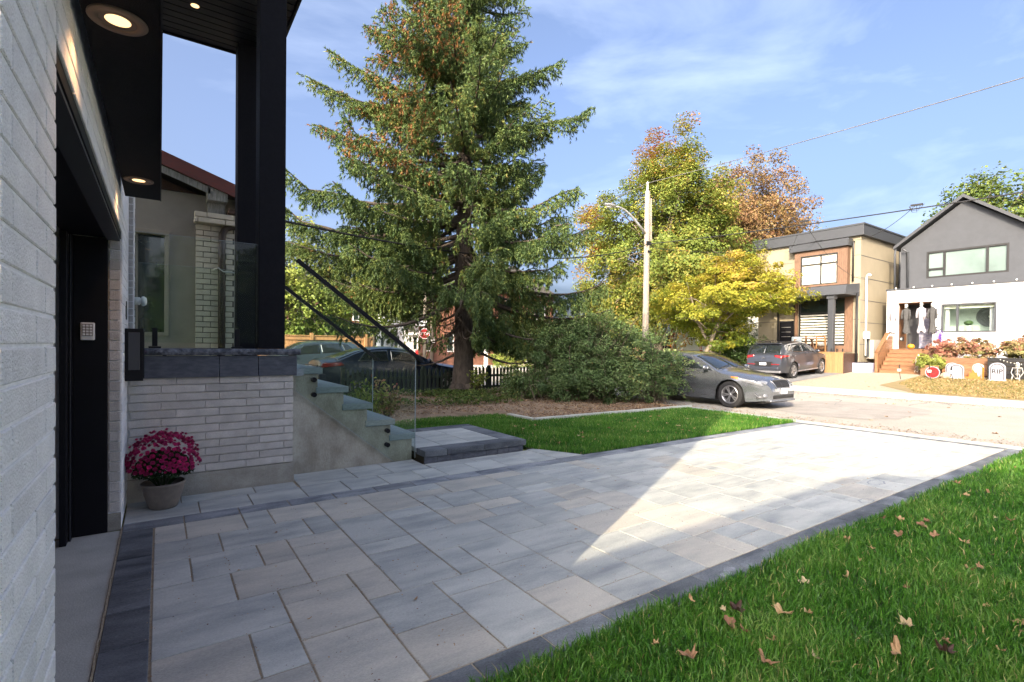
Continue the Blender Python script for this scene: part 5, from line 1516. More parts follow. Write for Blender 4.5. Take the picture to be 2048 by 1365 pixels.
c = Car('parked_car', 'steel blue crossover parked in front of the board fence beyond the side street', 'car', (4.7,21.3,-.012), PI, dict(suv, H=1.62), M['paint_blue'])
dress_suv(c)
# ---- navy sedan behind the picket fence
nav = dict(sp, L=4.85, W=1.85, H=1.46, af=.36, wheels=(1.45,-1.40),
 top=[(2.42,.52),(2.38,.64),(2.3,.73),(2.1,.82),(1.8,.89),(1.4,.95),(1.12,.99),(.98,1.03),(.70,1.16),(.40,1.30),(.15,1.39),(-.10,1.43),(-.4,1.455),(-.8,1.44),(-1.1,1.40),(-1.5,1.28),(-1.9,1.14),(-2.05,1.10),(-2.25,1.09),(-2.33,1.05),(-2.38,.85),(-2.42,.70)],
 belt=[(2.4,.82),(1.2,.93),(.9,.95),(-.5,.98),(-1.6,1.02),(-2.4,1.04)])
c = Car('parked_car', 'dark navy sedan parked behind the picket fence and spruce trunk', 'car', (5.95,15.0,0.0), 0, nav, M['paint_navy'])
c.body()
c.patch('windshield', M['auto_glass'], [(.22,2.07),(.98,2.10),(.98,3),(.22,3)], off=.006, nu=14, nv=8, mirror=True)
c.patch('rear_window', M['auto_glass'], [(-1.95,2.12),(-1.22,2.12),(-1.22,3),(-1.95,3)], off=.006, nu=12, nv=8, mirror=True)
c.patch('side_window', M['auto_glass'], [(-.42,1.10),(.74,1.10),(.12,1.88),(-.40,1.88)], mirror=True)
c.patch('side_window', M['auto_glass'], [(-1.42,1.10),(-.50,1.10),(-.50,1.88),(-1.18,1.88)], mirror=True)
c.seam([(1.02,.25),(1.02,.55),(.96,.92)]); c.seam([(-.46,.24),(-.46,.95)]); c.seam([(-1.06,.50),(-1.16,.66),(-1.45,.98)])
for sd in (1,-1):
    c.patch('tail_light', M['lamp_red'], [(-2.35,.86),(-1.78,.93),(-1.86,1.0),(-2.33,.99)], sd, .012, mode='z')
    c.patch('headlight', M['lamp_clear'], [(1.75,.74),(2.28,.62),(2.26,.72),(1.8,.81)], sd, .010, mode='z')
b = MB(); b.box(-2.44,-2.2,-.80,.80,.36,.70); c.loc(b, 'rear_bumper', M['paint_navy'], None, False, .04)
b = MB(); b.box(-2.455,-2.425,-.70,.70,.715,.93); c.loc(b, 'boot_panel', M['trim_black'], None, False, .01)
b = MB(); b.box(-2.47,-2.456,-.16,.16,.77,.90); c.loc(b, 'number_plate', M['plate'])
b = MB(); b.box(-2.46,-2.30,-.72,.72,.26,.34); c.loc(b, 'rear_diffuser', M['chrome'], None, False, .01)
c.mirrors(.70,.97); c.handles([(-.28,.84),(-1.2,.88)]); c.wheels(5)
# ---- red car far away
red = dict(sp, H=1.44)
c = Car('parked_car', 'small red car far off left of the spruce trunk', 'car', (21.6,43.2,0.05), math.radians(-20), red, M['paint_red'])
c.body()
c.patch('windshield', M['auto_glass'], [(.22,2.07),(.98,2.10),(.98,3),(.22,3)], off=.006, nu=8, nv=4, mirror=True)
c.patch('side_window', M['auto_glass'], [(-.42,1.10),(.74,1.10),(.12,1.88),(-.40,1.88)], mirror=True)
c.patch('side_window', M['auto_glass'], [(-1.42,1.10),(-.50,1.10),(-.50,1.88),(-1.18,1.88)], mirror=True)
c.wheels(5)
# ================================================================== HOUSES ACROSS THE STREET
def wallx(x0, x1, ys, zs, holes, mname, parent, name='wall'):
    """slab wall facing -x between x0 (face) and x1 with rectangular holes (y0,y1,z0,z1)"""
    yy = sorted(set([ys[0], ys[1]]+[h[i] for h in holes for i in (0,1)])); zz = sorted(set([zs[0], zs[1]]+[h[i] for h in holes for i in (2,3)]))
    b = MB()
    for i in range(len(yy)-1):
        for j in range(len(zz)-1):
            cy, cz = (yy[i]+yy[i+1])/2, (zz[j]+zz[j+1])/2
            if any(h[0] < cy < h[1] and h[2] < cz < h[3] for h in holes): continue
            b.box(x0, x1, yy[i], yy[i+1], zz[j], zz[j+1])
    return b.build(name, M[mname], parent)
def window(x, y0, y1, z0, z1, splits, parent, frame='graphite', pane='win', w=.06, rec=.05, hs=()):
    b = MB(); b.box(x-.02,x+.08,y0,y1,z0,z0+w).box(x-.02,x+.08,y0,y1,z1-w,z1).box(x-.02,x+.08,y0,y0+w,z0+w,z1-w).box(x-.02,x+.08,y1-w,y1,z0+w,z1-w)
    ed = [y0+w]+list(splits)+[y1-w]
    for s_ in splits: b.box(x-.02,x+.08,s_-w/2,s_+w/2,z0+w,z1-w)
    for (ya,yb,z) in hs: b.box(x-.015,x+.08,ya,yb,z-w/2,z+w/2)
    fr = b.build('window', M[frame], parent)
    for i in range(len(ed)-1):
        a = ed[i]+(w/2 if i else 0); c = ed[i+1]-(w/2 if i < len(ed)-2 else 0)
        MB().box(x+rec,x+rec+.01,a,c,z0+w,z1-w).build('pane', M[pane], fr)
    return fr
# ---- tan flat-roofed house
G0 = .40
th = thing('flat_roof_house', 'tan panelled modern two storey house with flat charcoal roof and cedar window surround', 'house', (33,13,G0))
wallx(28.5, 28.7, (10.9,16.2), (G0,7.15), [(11.55,13.85,1.7,4.15),(14.05,14.95,1.9,4.1),(15.2,16.2,G0,4.1)], 'tan', th)
b = MB(); b.box(28.701,36,10.9,16.2,G0,7.15); b.build('wall', M['tan'], th)
# joints of the side panels
for z in (1.75,2.85,3.96,5.07,6.17): MB().box(28.52,34.9,10.893,10.905,z,z+.025).build('panel_joint', M['graphite'], th)
for z in (3.0,5.1,6.2):
    MB().box(28.494,28.505,14.2,16.2,z,z+.02).build('panel_joint', M['graphite'], th)
    MB().box(28.494,28.505,10.92,11.3,z,z+.02).build('panel_joint', M['graphite'], th)
b = MB().box(28.30,36.2,10.72,16.4,7.15,7.72); b.build('roof', M['graphite'], th, bevel=.01)
b = MB().box(28.27,36.23,10.69,16.43,7.66,7.74).build('roof_edge', M['graphite'], th)
# bay with cedar surround
b = MB().box(27.98,28.49,11.25,14.15,6.68,7.05); b.build('bay_canopy', M['graphite'], th, bevel=.01)
b = MB(); b.box(28.15,28.49,11.36,11.80,4.78,6.66).box(28.15,28.49,13.60,13.92,4.78,6.66).box(28.15,28.49,11.80,13.60,4.78,4.87).box(28.15,28.49,11.80,13.60,6.42,6.66)
b.build('window_surround', M['cedar'], th)
for k in range(4): MB().box(28.146,28.152,11.42+k*.1,11.425+k*.1,4.8,6.64).build('board_joint', M['brown_wood'], th)
MB().box(28.22,28.225,11.86,13.55,4.9,6.4).build('blind', M['blind'], th)
f = window(28.16, 11.80,13.60,4.87,6.42,(12.60,), th, 'trim_black','win', .05, .10, hs=((11.85,13.55,5.95),))
for ch in list(f.children): ch.data.materials[0] = M['win_pale']
# porch roof, column, deck
b = MB(); b.add([(26.9,10.85,4.17),(26.9,15.4,4.17),(28.49,15.4,4.17),(28.49,10.85,4.17),(26.95,10.88,4.22),(26.95,15.37,4.22),(28.49,15.37,4.78),(28.49,10.88,4.78)],
    [(0,1,2,3),(4,5,6,7),(0,1,5,4),(1,2,6,5),(3,0,4,7),(2,3,7,6)]); 
b = MB().prism([(26.9,4.17),(28.49,4.17),(28.49,4.80),(27.0,4.62)], 1, 10.92, 15.4); b.build('porch_roof', M['graphite'], th)
b = MB().box(27.05,27.30,11.50,11.75,1.35,4.12).box(27.0,27.35,11.45,11.80,3.98,4.17); b.build('column', M['graphite'], th, bevel=.01)
MB().box(26.9,28.49,10.95,15.4,G0-.1,1.32).build('deck', M['brown_wood'], th)
y = 10.96
fm = MB().box(-.02,0,-.055,.055,G0-.12,1.34).mesh('deck_board', M['fence_wood'])
while y < 13.9:
    inst('deck_board', fm, (26.9,y+.055,0), th); y += .118
MB().box(26.86,27.0,10.94,13.9,1.342,1.38).build('deck_rail', M['fence_wood'], th)
for yy in (11.0,11.25,11.5,12.2,13.0): MB().box(26.9,26.95,yy-.02,yy+.02,1.382,1.54).build('glass_clamp', M['trim_black'], th)
for z in range(3): MB().box(26.55-.0,26.88,12.5,13.9,G0-.08+.14*z*0,G0+.05).build('step', M['concrete_pale'], th) if z == 0 else None
wn_ = MB().box(28.42,28.499,11.20,11.55,1.38,4.15).box(28.42,28.499,13.86,14.0,1.38,4.15).box(28.42,28.499,11.551,13.859,1.38,1.70).build('window_surround', M['cedar'], th)
f = window(28.56,11.55,13.85,1.70,4.15,(12.15,), th, 'trim_black','win',.07,.06, hs=((11.6,13.8,3.42),))
z = 2.2
for k in range(11):
    MB().box(28.585,28.59,11.64,12.10,1.80+k*.145,1.88+k*.145).box(28.585,28.59,12.20,13.77,1.80+k*.145,1.88+k*.145).build('blind_slat', M['blind'], th)
b = MB().box(28.60,28.64,14.08,14.92,1.35,3.05).build('front_door', M['black'], th)
for k in range(5): MB().box(28.585,28.60,14.3,14.8,1.65+.26*k,1.67+.26*k).build('door_strip', M['galv'], b)
MB().box(28.45,28.58,14.02,14.07,1.3,4.1).box(28.45,28.58,14.93,14.98,1.3,4.1).build('door_frame', M['trim_black'], th)
b = MB(); b.tube([(28.44,11.18,6.9),(28.40,11.2,6.8),(28.40,11.2,4.9)], .045, 8); b.tube([(28.45,10.98,4.45),(28.4,10.95,4.3),(28.0,10.84,4.25),(28.0,10.84,.5)], .05, 8)
b.build('downpipe', M['trim_black'], th, smooth=True)
b = MB(); b.tube([(33.3,10.83,7.3),(33.3,10.83,4.6)], .06, 8).build('downpipe', M['graphite'], th)
b = MB().box(29.25,30.1,10.55,10.88,1.05,2.0).build('condenser_box', M['stucco'], th, bevel=.01)
sp_ = thing('standpipe', 'white electrical service standpipe and meter on the side of the tan house', 'service mast', (29.0,10.84,G0))
MB().tube([(28.95,10.80,1.2),(28.95,10.80,5.15)], .045, 8).tube([(28.95,10.80,5.15),(28.95,10.70,5.25),(28.95,10.62,5.18)], .06, 8).build('mast', M['plastic_white'], sp_, smooth=True)
MB().box(28.85,29.1,10.66,10.88,2.05,2.4).build('meter_box', M['plastic_white'], sp_, bevel=.01)
MB().box(29.15,29.28,10.74,10.88,1.15,2.3).build('disconnect_box', M['graphite'], sp_, bevel=.01)
# porch furniture
def patio_chair(x, y, rz, lab):
    t = thing('patio_chair', lab, 'chair', (x,y,1.34), rz)
    def L(b, nm, m_, bev=.006):
        me = b.mesh(nm, m_); o = bpy.data.objects.new(nm, me); COL.objects.link(o); o.parent = t; return o
    for sx, sy in ((-.28,-.27),(.28,-.27),(-.28,.27),(.28,.27)):
        L(MB().bar((sx,sy,0),(sx*.95,sy,.66 if sx<0 else .72),.045,.045), 'leg', M['fence_wood'])
    L(MB().bar((-.3,-.27,.66),(.3,-.27,.70),.06,.03).bar((-.3,.27,.66),(.3,.27,.70),.06,.03), 'armrest', M['fence_wood'])
    L(MB().box(-.26,.26,-.25,.25,.36,.44), 'seat', M['grey_wood'])
    L(MB().bar((.26,-.25,.80),(.26,.25,.80),.03,.05).bar((.26,-.25,.6),(.26,.25,.6),.03,.05).bar((.25,-.26,.40),(.28,-.26,.86),.04,.04).bar((.25,.26,.40),(.28,.26,.86),.04,.04), 'backrest', M['fence_wood'])
patio_chair(27.75,12.15,math.radians(70),'light wooden patio armchair beside the dark porch column')
patio_chair(27.9,13.45,math.radians(-60),'light wooden patio armchair behind the crossover roof near the door')
t = thing('patio_table', 'small round wooden patio table between the two armchairs', 'table', (27.8,12.8,1.34))
MB().lathe([(0,.68),(.38,.68),(.38,.72),(0,.72)], 20, (27.8,12.8,1.34)).build('table_top', M['cedar'], t)
b = MB()
for a in range(3): b.bar((27.8+.26*math.cos(a*2.1),12.8+.26*math.sin(a*2.1),1.34),(27.8+.08*math.cos(a*2.1+2.6),12.8+.08*math.sin(a*2.1+2.6),2.02),.045,.03); 
b.build('leg', M['cedar'], t)
cu = MB().box(27.55,27.68,13.25,13.75,1.78,2.15).build('cushion', M['plastic_white'], None, bevel=.05); tag(cu, 'pale blue cushion leaning on the back of a porch chair', 'cushion'); cu.data.materials[0] = mat('pale_cushion', (.45,.52,.55), .9)
bx_ = thing('storage_tub', 'low pale lilac plastic tub against the wooden steps', 'tub', (28.25,10.55,G0))
MB().prism([(10.22,G0),(11.0,G0),(11.06,.86),(10.16,.86)], 0, 27.9, 28.5).build('tub', mat('lilac_plastic', (.50,.50,.68), .5), bx_, bevel=.02)
MB().box(27.88,28.52,10.3,10.9,.865,.90).build('lid', M['trim_black'], bx_)

# ---- white and charcoal gabled house
wh = thing('gabled_house', 'white ground floor house with charcoal gabled upper storey and Halloween decorations', 'house', (33,7,G0))
LY0, LY1 = -4.0, 10.28
wallx(30.0,30.2,(LY0,LY1),(G0,4.45),[(8.43,9.82,1.55,3.84),(6.2,8.13,2.33,3.67)], 'white', wh)
b = MB().box(30.0,30.2,9.82,LY1,G0,1.55)
MB().box(31.6,38,LY0,LY1-.01,G0,4.44).build('wall', M['white'], wh)
MB().box(30.201,31.6,LY0,6.1,G0,4.4).box(30.201,31.6,8.2,8.42,G0,4.4).build('wall', M['white'], wh)
MB().box(30.201,31.6,6.1,8.2,G0,2.2).box(30.201,31.6,6.1,10.2,3.9,4.4).build('wall', M['white'], wh)
MB().box(29.96,31.3,LY0-.04,LY1+.04,4.452,4.53).build('parapet_cap', M['graphite'], wh)
b = MB()
for i in range(15): MB().sphere((29.95,9.9-i*.72,4.55),.035,8,6).build('string_light', M['plastic_white'], wh)
# living room seen through the window
MB().box(31.55,31.59,6.1,8.2,2.2,3.9).build('room_wall', mat('sage_room_wall', (.36,.42,.38), .9), wh)
MB().lathe([(.05,0),(.10,-.015),(.12,0),(.20,-.015),(.22,0),(.33,-.02),(.36,0),(.46,-.02),(.48,0)], 28, (31.53,6.75,3.1), 'x').build('wall_disc', M['graphite'], wh)
for y0,y1 in ((6.26,6.50),(7.9,8.05)): MB().box(30.35,30.40,y0,y1,2.25,3.65).build('curtain', M['cloth_white'], wh)
MB().box(30.22,30.23,6.3,8.05,3.45,3.62).build('blind', M['blind'], wh)
MB().tube([(30.5,7.25,2.3),(30.5,7.25,2.62)], [.12,.14], 12).build('vase', M['galv'], wh)
MB().sphere((30.5,7.25,2.78),.17,10,7,(1,1,.7)).build('house_plant', M['leaf_green'], wh)
f = window(30.03,6.2,8.13,2.33,3.67,(7.54,), wh, 'graphite','glass',.075,.06)
# recessed entrance
MB().box(31.3,31.4,8.43,9.80,1.45,3.9).build('entry_wall', M['graphite'], wh)
d_ = MB().box(31.22,31.30,8.50,9.33,1.58,3.62).build('front_door', M['graphite'], wh)
MB().box(31.195,31.218,8.53,9.30,1.62,3.58).build('door_poster', M['poster'], d_)
b = MB(); b.tube([(31.18,8.92+.26*math.cos(2*PI*i/20),2.75+.45*math.sin(2*PI*i/20)) for i in range(21)], .02, 5, False)
for k in range(4): b.box(31.18,31.19,8.62,9.18,1.75+.13*k,1.78+.13*k)
b.build('poster_motif', M['cloth_white'], d_)
for k in range(6):
    MB().box(30.06+.2*k,30.06+.2*k+.19,9.84,9.86,1.55,3.82).build('cedar_board', M['deck'], wh)
    MB().box(30.02,30.04,9.83+.073*k,9.83+.073*k+.068,1.55,3.83).build('cedar_board', M['deck'], wh)
MB().box(30.0,31.3,8.43,9.82,3.80,3.838).build('entry_soffit', M['cedar'], wh)
# upper storey with gable
zr = 8.62; yr = 7.62; y0u, y1u = 5.05, 10.12
slope = (8.72-6.78)/(10.17-7.62)
b = MB(); ov = [(y0u,4.4),(y1u,4.4),(y1u,6.70),(yr,6.70+slope*(y1u-yr)),(y0u,6.70)]
holes = [(6.07,9.06,5.06,6.37)]
wallx(31.2,31.4,(y0u,y1u),(4.54,6.72),holes,'charcoal',wh)
MB().prism([(y0u,6.721),(y1u,6.721),(yr,6.72+slope*(y1u-yr)-.02)], 0, 31.2, 31.4).build('gable_wall', M['charcoal'], wh)
MB().prism([(y0u+.001,4.54),(y1u-.001,4.54),(y1u-.001,6.69),(yr,6.69+slope*(y1u-yr)),(y0u+.001,6.69)], 0, 31.6, 38).build('wall', M['charcoal'], wh)
MB().box(31.401,31.599,y0u,6.0,4.54,6.6).box(31.401,31.599,9.15,y1u,4.54,6.6).build('wall', M['charcoal'], wh)
for sgn in (1,-1):
    a, c = yr, yr+sgn*2.72
    P = [(a,6.80+slope*2.5),(c,6.80+slope*2.5-slope*2.72),(c,6.80+slope*2.5-slope*2.72+.16),(a,6.80+slope*2.5+.16)]
    MB().prism(P if sgn > 0 else P[::-1], 0, 30.85, 38.3).build('roof', M['graphite'], wh)
fr = window(31.22,6.07,9.06,5.06,6.37,(6.80,8.36), wh, 'trim_black','win_pale',.085,.06, hs=((8.4,9.0,5.5),))
MB().tube([(31.0,10.28,6.75),(30.95,10.3,6.4),(31.0,10.3,4.5)], .05, 8).tube([(30.9,9.95,6.6),(31.1,9.8,6.45),(31.12,9.78,4.55)], .05, 8).build('downpipe', M['graphite'], wh, smooth=True)
for k, chh in enumerate('217'):
    me = text_mesh(chh, .26, .01); me.materials.append(M['ink']); me.name = 'house_number'
    o = bpy.data.objects.new('house_number', me); COL.objects.link(o); o.parent = wh
    o.rotation_euler = (PI/2, 0, -PI/2); o.location = Vector((29.985,8.27,3.14-k*.26))-world_off(wh)
o = MB(); o.tube([(29.97,8.34,2.62),(29.96,8.20,2.60),(29.96,8.36,2.52),(29.96,8.2,2.45),(29.97,8.10,2.50)], .025, 5); tag(o.build('bat_ornament', M['ink']), 'black bat-like ornament on the white wall beside the entrance', 'ornament')
# porch steps
ss = thing('wooden_steps', 'orange stained wooden steps with solid plank side leading to the white house door', 'steps', (28.8,9.2,G0))
n = 6
for k in range(n):
    x = 28.2+k*.235; z0, z1 = G0+.02+k*.19, G0+.02+(k+1)*.19
    yl = 8.28+.07*k
    MB().box(x,x+.02,yl,9.93,z0-.02,z1-.035).build('riser', M['deck'], ss)
    MB().box(x-.03,x+.26,yl-.02,9.94,z1-.033,z1).build('tread', M['deck'], ss, bevel=.005)
MB().box(29.62,31.25,8.43,10.25,G0,1.54).build('landing', M['deck'], ss)
for k in range(9):       # solid plank side rail following the slope
    z = G0+k*.2; xa = 28.12+max(0,(z-1.10))*1.30
    MB().prism([(xa,z+.004),(30.0,z+.004),(30.0,z+.196),(28.12+max(0,(z+.2-1.10))*1.30,z+.196)], 1, 9.99, 10.03).build('side_plank', M['deck'], ss)
MB().box(28.05,28.17,9.95,10.07,G0,1.34).build('newel_post', M['deck'], ss)
MB().bar((28.08,10.01,1.36),(29.35,10.01,2.34),.16,.04).build('handrail', M['deck'], ss)
MB().box(28.3,29.6,8.20,8.30,G0,1.05).build('side_plank', M['deck'], ss)
# planters
pa = thing('planter', 'orange wooden plank planter below the shrubs right of the steps', 'planter', (27.8,7.2,G0))
for k in range(2): MB().box(27.6,27.63,7.52,8.15,G0+k*.23,G0+k*.23+.222).build('plank', M['deck'], pa)
for k in range(3): MB().box(27.95,27.98,6.0,7.5,G0+.05+k*.25,G0+.05+k*.25+.242).build('plank', M['deck'], pa)
MB().box(27.64,28.4,7.56,8.10,G0,.84).box(27.99,29.9,6.0,7.5,G0,1.14).build('fill', M['soil'], pa)
pb = thing('planter', 'black slatted planter at the right edge below the rusty shrubs', 'planter', (27.8,4.5,G0))
for k in range(5): MB().box(27.6,27.63,1.5,5.95,G0+.02+k*.165,G0+.02+k*.165+.135).build('slat', M['trim_black'], pb)
MB().box(27.64,29.9,1.5,5.95,G0,1.18).build('fill', M['soil'], pb)
MB().box(27.58,27.66,1.5,5.95,1.19,1.23).build('cap', M['trim_black'], pb)
for i, (lab, cen, r, cl) in enumerate((('rust red japanese maple shrub beside the entrance of the white house', (28.6,7.55,1.55), (.6,.65,.45), .68),
                        ('rusty green japanese maple shrub under the white house window', (28.7,6.5,1.6), (.6,.75,.52), .45),
                        ('orange green japanese maple shrub at the right edge of the photo', (28.6,5.1,1.62), (.7,.75,.55), .40))):
    broad('maple_shrub', lab, (cen[0],cen[1],1.0), 1.0, [(cen, r)], 95, 70, 'leaf_rust', .075, 90+i, .03, .15, limbs_n=30, cat='bush', bark='twig', upright=.7, flat=.6, shell=.4, colour=lambda C, cl=cl: cl+.25*(C[:,2]-1.5))
broad('fern_shrub', 'yellow green feathery shrub right of the wooden steps', (27.9,7.95,.8), .6, [((27.9,7.9,.98),(.45,.55,.34))], 60, 70, 'leaf_yelgreen', .07, 95, .02, .14, limbs_n=20, cat='bush', bark='twig', colour=lambda C: .7+.0*C[:,0])
blades('dry_lawn_grass', [(RX1+1.85,-3),(27.4,-3),(27.4,8.0),(24,7.8),(21.2,6.4)], lambda d: (300*np.ones_like(d) if not np.isscalar(d) else 300.), .03, .07, M['grass_dry'],
       'dry straw coloured grass in front of the white house', zf=lambda x, y: .045+np.clip((x-RX1-1.9)/7.0,0,1)**1.2*.37, width=.012, seed=9)
# hanging ghosts
def ghost(y, lab, dark, x=29.93, ztop=3.76, L=1.35):
    t = thing('hanging_ghost', lab, 'Halloween figure', (x,y,ztop-L))
    m_ = M['cloth_black' if dark else 'cloth_white']; R = random.Random(y)
    prof = [(.045,ztop-.20),(.12,ztop-.28),(.13,ztop-.5),(.09,ztop-.85),(.10,ztop-1.1),(.15,ztop-L)]
    b = MB(); n = 18
    for k, (r, z) in enumerate(prof):
        for i in range(n):
            a = 2*PI*i/n; rr = r*(1+.22*math.sin(a*5+k*.4)*min(1,k/2))*(1 if k < 5 else R.uniform(.9,1.2))
            b.v.append((x+rr*.6*math.cos(a), y+rr*math.sin(a), z-(R.uniform(0,.16) if k == 5 else 0)))
    for k in range(len(prof)-1):
        for i in range(n): a = k*n+i; c2 = k*n+(i+1) % n; b.f.append([a,c2,c2+n,a+n]); b.m.append(0)
    b.build('robe', m_, t, smooth=True, fix=False)
    b = MB(); b.sphere((x-.01,y,ztop-.10),.085,12,9,(.9,.85,1.15)).sphere((x-.05,y,ztop-.17),.05,10,7,(.8,.9,.8)); sk = b.build('skull', M['bone'], t, smooth=True)
    b = MB(); b.sphere((x-.08,y-.03,ztop-.10),.022,8,6).sphere((x-.08,y+.03,ztop-.10),.022,8,6).sphere((x-.085,y,ztop-.145),.010,6,5); b.build('eye_socket', M['ink'], sk)
    b = MB(); b.tube([(x,y,ztop-.02),(x,y,ztop+.10)], .006, 4); b.build('string', M['wire'], t)
    for s in (-1,1):
        b = MB(); b.tube([(x,y+.13*s,ztop-.30),(x-.05,y+.17*s,ztop-.55),(x-.07,y+.15*s,ztop-.75)], [.04,.035,.045], 7); b.build('sleeve', m_, t, smooth=True)
ghost(9.99,'white robed skull ghost hanging at the left corner above the stair rail',False)
ghost(9.45,'grey black robed skull figure hanging left of the door',True)
ghost(8.86,'white robed skull ghost hanging in the middle of the entrance',False,x=29.95,ztop=3.80)
ghost(8.42,'black robed skull figure hanging at the right edge of the entrance',True)
sps = MB()
for a in range(14): sps.bar((29.9,8.12,2.15),(29.86,8.12+.22*math.cos(a*.45),2.15+.3*math.sin(a*.45)),.03,.02)
tag(sps.build('tinsel_spider', M['purple']), 'shiny purple tinsel spider beside the entrance', 'Halloween figure')
pk_ = thing('pumpkin', 'round orange pumpkin on the top step by the door', 'pumpkin', (29.9,9.2,1.56))
b = MB(); n = 30
for k in range(9):
    ph = PI*k/8
    for i in range(n):
        a = 2*PI*i/n; r = .155*math.sin(ph)*(1-.07*abs(math.cos(a*4.5))); b.v.append((29.75+r*math.cos(a),9.18+r*math.sin(a),1.68-.125*math.cos(ph)))
for k in range(8):
    for i in range(n): a = k*n+i; c2 = k*n+(i+1) % n; b.f.append([a,c2,c2+n,a+n]); b.m.append(0)
b.build('flesh', M['pumpkin'], pk_, smooth=True); MB().tube([(29.75,9.18,1.79),(29.76,9.19,1.86)], [.02,.015], 6).build('stem', M['fence_green'], pk_)
ln = thing('lantern', 'dark hanging lantern beside the door above the pumpkin', 'lantern', (29.9,9.6,1.9))
MB().box(29.80,29.95,9.52,9.66,1.95,2.15).build('case', M['trim_black'], ln, bevel=.01); MB().box(29.79,29.96,9.56,9.62,2.0,2.1).build('pane', M['bone'], ln)
# tombstones and lawn ornaments
def stone(y, x, w, h, lab, txt=None, col='stone_foam', top='arch'):
    z = yard_z(x); t = thing('tombstone', lab, 'tombstone', (x,y,z))
    n = 12; P = [(y-w/2,z)]; zz = z+h*.72
    P += [(y-w/2*math.cos(PI*i/n), zz+(h*.28)*math.sin(PI*i/n)) for i in range(n+1)]; P += [(y+w/2,z)]
    MB().prism(P, 0, x, x+.06).build('slab', M[col], t, bevel=.01)
    P2 = [(y-(y-p[0])*.80, z+(p[1]-z)*.88+.03) for p in P]
    b = MB(); b.tube([(x-.005,p[0],p[1]) for p in P2], .014, 4, False); b.build('engraved_line', M['ink'], t)
    MB().box(x-.02,x+.09,y-w/2-.03,y+w/2+.03,z-.02,z+.05).build('base', M[col], t)
    if txt:
        me = text_mesh(txt, w*.50, .006); me.materials.append(M['ink']); me.name = 'inscription'
        o = bpy.data.objects.new('inscription', me); COL.objects.link(o); o.parent = t
        o.rotation_euler = (PI/2, 0, -PI/2); o.location = Vector((x-.012,y,z+h*.52))-Vector((x,y,z))
    return t
stone(5.45,26.6,.48,.72,'white tombstone reading RIP in front of the black planter','RIP')
stone(6.72,26.8,.46,.60,'pale rounded tombstone with arch in the middle of the dry lawn')
stone(6.15,27.2,.36,.62,'greenish arched tombstone leaning before the orange planter',None,'concrete_pale')
stone(7.0,27.3,.42,.62,'pale grey arched tombstone behind the rounded one')
t = thing('lawn_sign', 'round red Halloween sign with pale rim on the dry lawn', 'sign', (26.5,7.4,yard_z(26.5)))
MB().lathe([(0,0),(.22,0),(.22,.03),(0,.03)], 24, (26.5,7.42,yard_z(26.5)+.26), 'x').build('disc', M['sign_red'], t)
MB().lathe([(.222,-.005),(.25,-.005),(.25,.03),(.222,.03)], 24, (26.5,7.42,yard_z(26.5)+.26), 'x').build('rim', M['stone_foam'], t)
b = MB()
for k in range(3): b.box(26.49,26.498,7.28+.02*k,7.56-.02*k,yard_z(26.5)+.18+.07*k,yard_z(26.5)+.205+.07*k)
b.build('lettering', M['ink'], t)
t = thing('flame_ornament', 'orange cut-out flame ornament between two yellow stakes', 'ornament', (26.9,6.2,yard_z(26.9)))
z = yard_z(26.9)
MB().prism([(5.98,z),(6.5,z),(6.44,z+.12),(6.36,z+.10),(6.34,z+.30),(6.28,z+.24),(6.24,z+.42),(6.16,z+.26),(6.12,z+.30),(6.08,z+.12),(6.0,z+.14)], 0, 26.88, 26.92).build('flame', M['orange_card'], t)
for y in (5.92,6.58): MB().box(26.88,26.92,y-.02,y+.02,z,z+.5).build('stake', M['leaf_yelgreen'] if 0 else M['lamp_orange'], t)
for k, (y, lab) in enumerate(((8.27,'dark solar stake light leaning at the left end of the dry lawn'),(7.25,'dark solar stake light right of the red sign'),(6.55,'dark solar stake light before the rounded tombstone'))):
    x = 25.6; z = yard_z(x); t = thing('stake_light', lab, 'garden light', (x,y,z))
    MB().bar((x,y-.04,z),(x,y+.02,z+.32),.02,.02).build('stake', M['trim_black'], t); MB().box(x-.05,x+.05,y-.04,y+.08,z+.33,z+.44).build('lamp', M['bone'], t, bevel=.01); MB().bar((x,y+.02,z+.45),(x,y+.01,z+.62),.03,.03).build('cap', M['trim_black'], t)
def skeleton(x, y, z, lab, s=1.0, pose='sit'):
    t = thing('skeleton', lab, 'Halloween figure', (x,y,z))
    q = lambda a, b_, c_: (x+a*s, y+b_*s, z+c_*s)
    b = MB(); b.sphere(q(0,0,.66),.085*s,10,8,(.9,.85,1.1)); h = b.build('skull', M['bone'], t, smooth=True)
    MB().sphere(q(-.07,-.03,.67),.02*s,6,5).sphere(q(-.07,.03,.67),.02*s,6,5).build('eye_socket', M['ink'], h)
    b = MB(); b.tube([q(0,0,.58),q(.02,0,.1)], .015*s, 5)
    for k in range(5): b.tube([q(-.0,-.10+.008*k,.5-.06*k),q(-.07,0,.48-.06*k),q(0,.10-.008*k,.5-.06*k)], .010*s, 4)
    b.tube([q(0,-.13,.53),q(0,.13,.53)], .014*s, 5); b.sphere(q(.02,0,.09),.07*s,8,6,(.7,1.2,.6))
    b.build('rib_cage', M['bone'], t, smooth=True)
    for sd in (-1,1):
        MB().tube([q(0,.13*sd,.53),q(-.03,.18*sd,.33),q(-.12,.10*sd,.16)], .014*s, 5).build('arm', M['bone'], t, smooth=True)
        MB().tube([q(0,.07*sd,.09),q(-.20,.10*sd,.26),q(-.26,.12*sd,.0)], .016*s, 5).build('leg', M['bone'], t, smooth=True)
skeleton(27.1,4.98,yard_z(27.1),'grey plastic skeleton sitting against the black planter',.95)
skeleton(27.75,8.28,.90,'small white skeleton sprawled on the yellow shrub at the steps',.55)
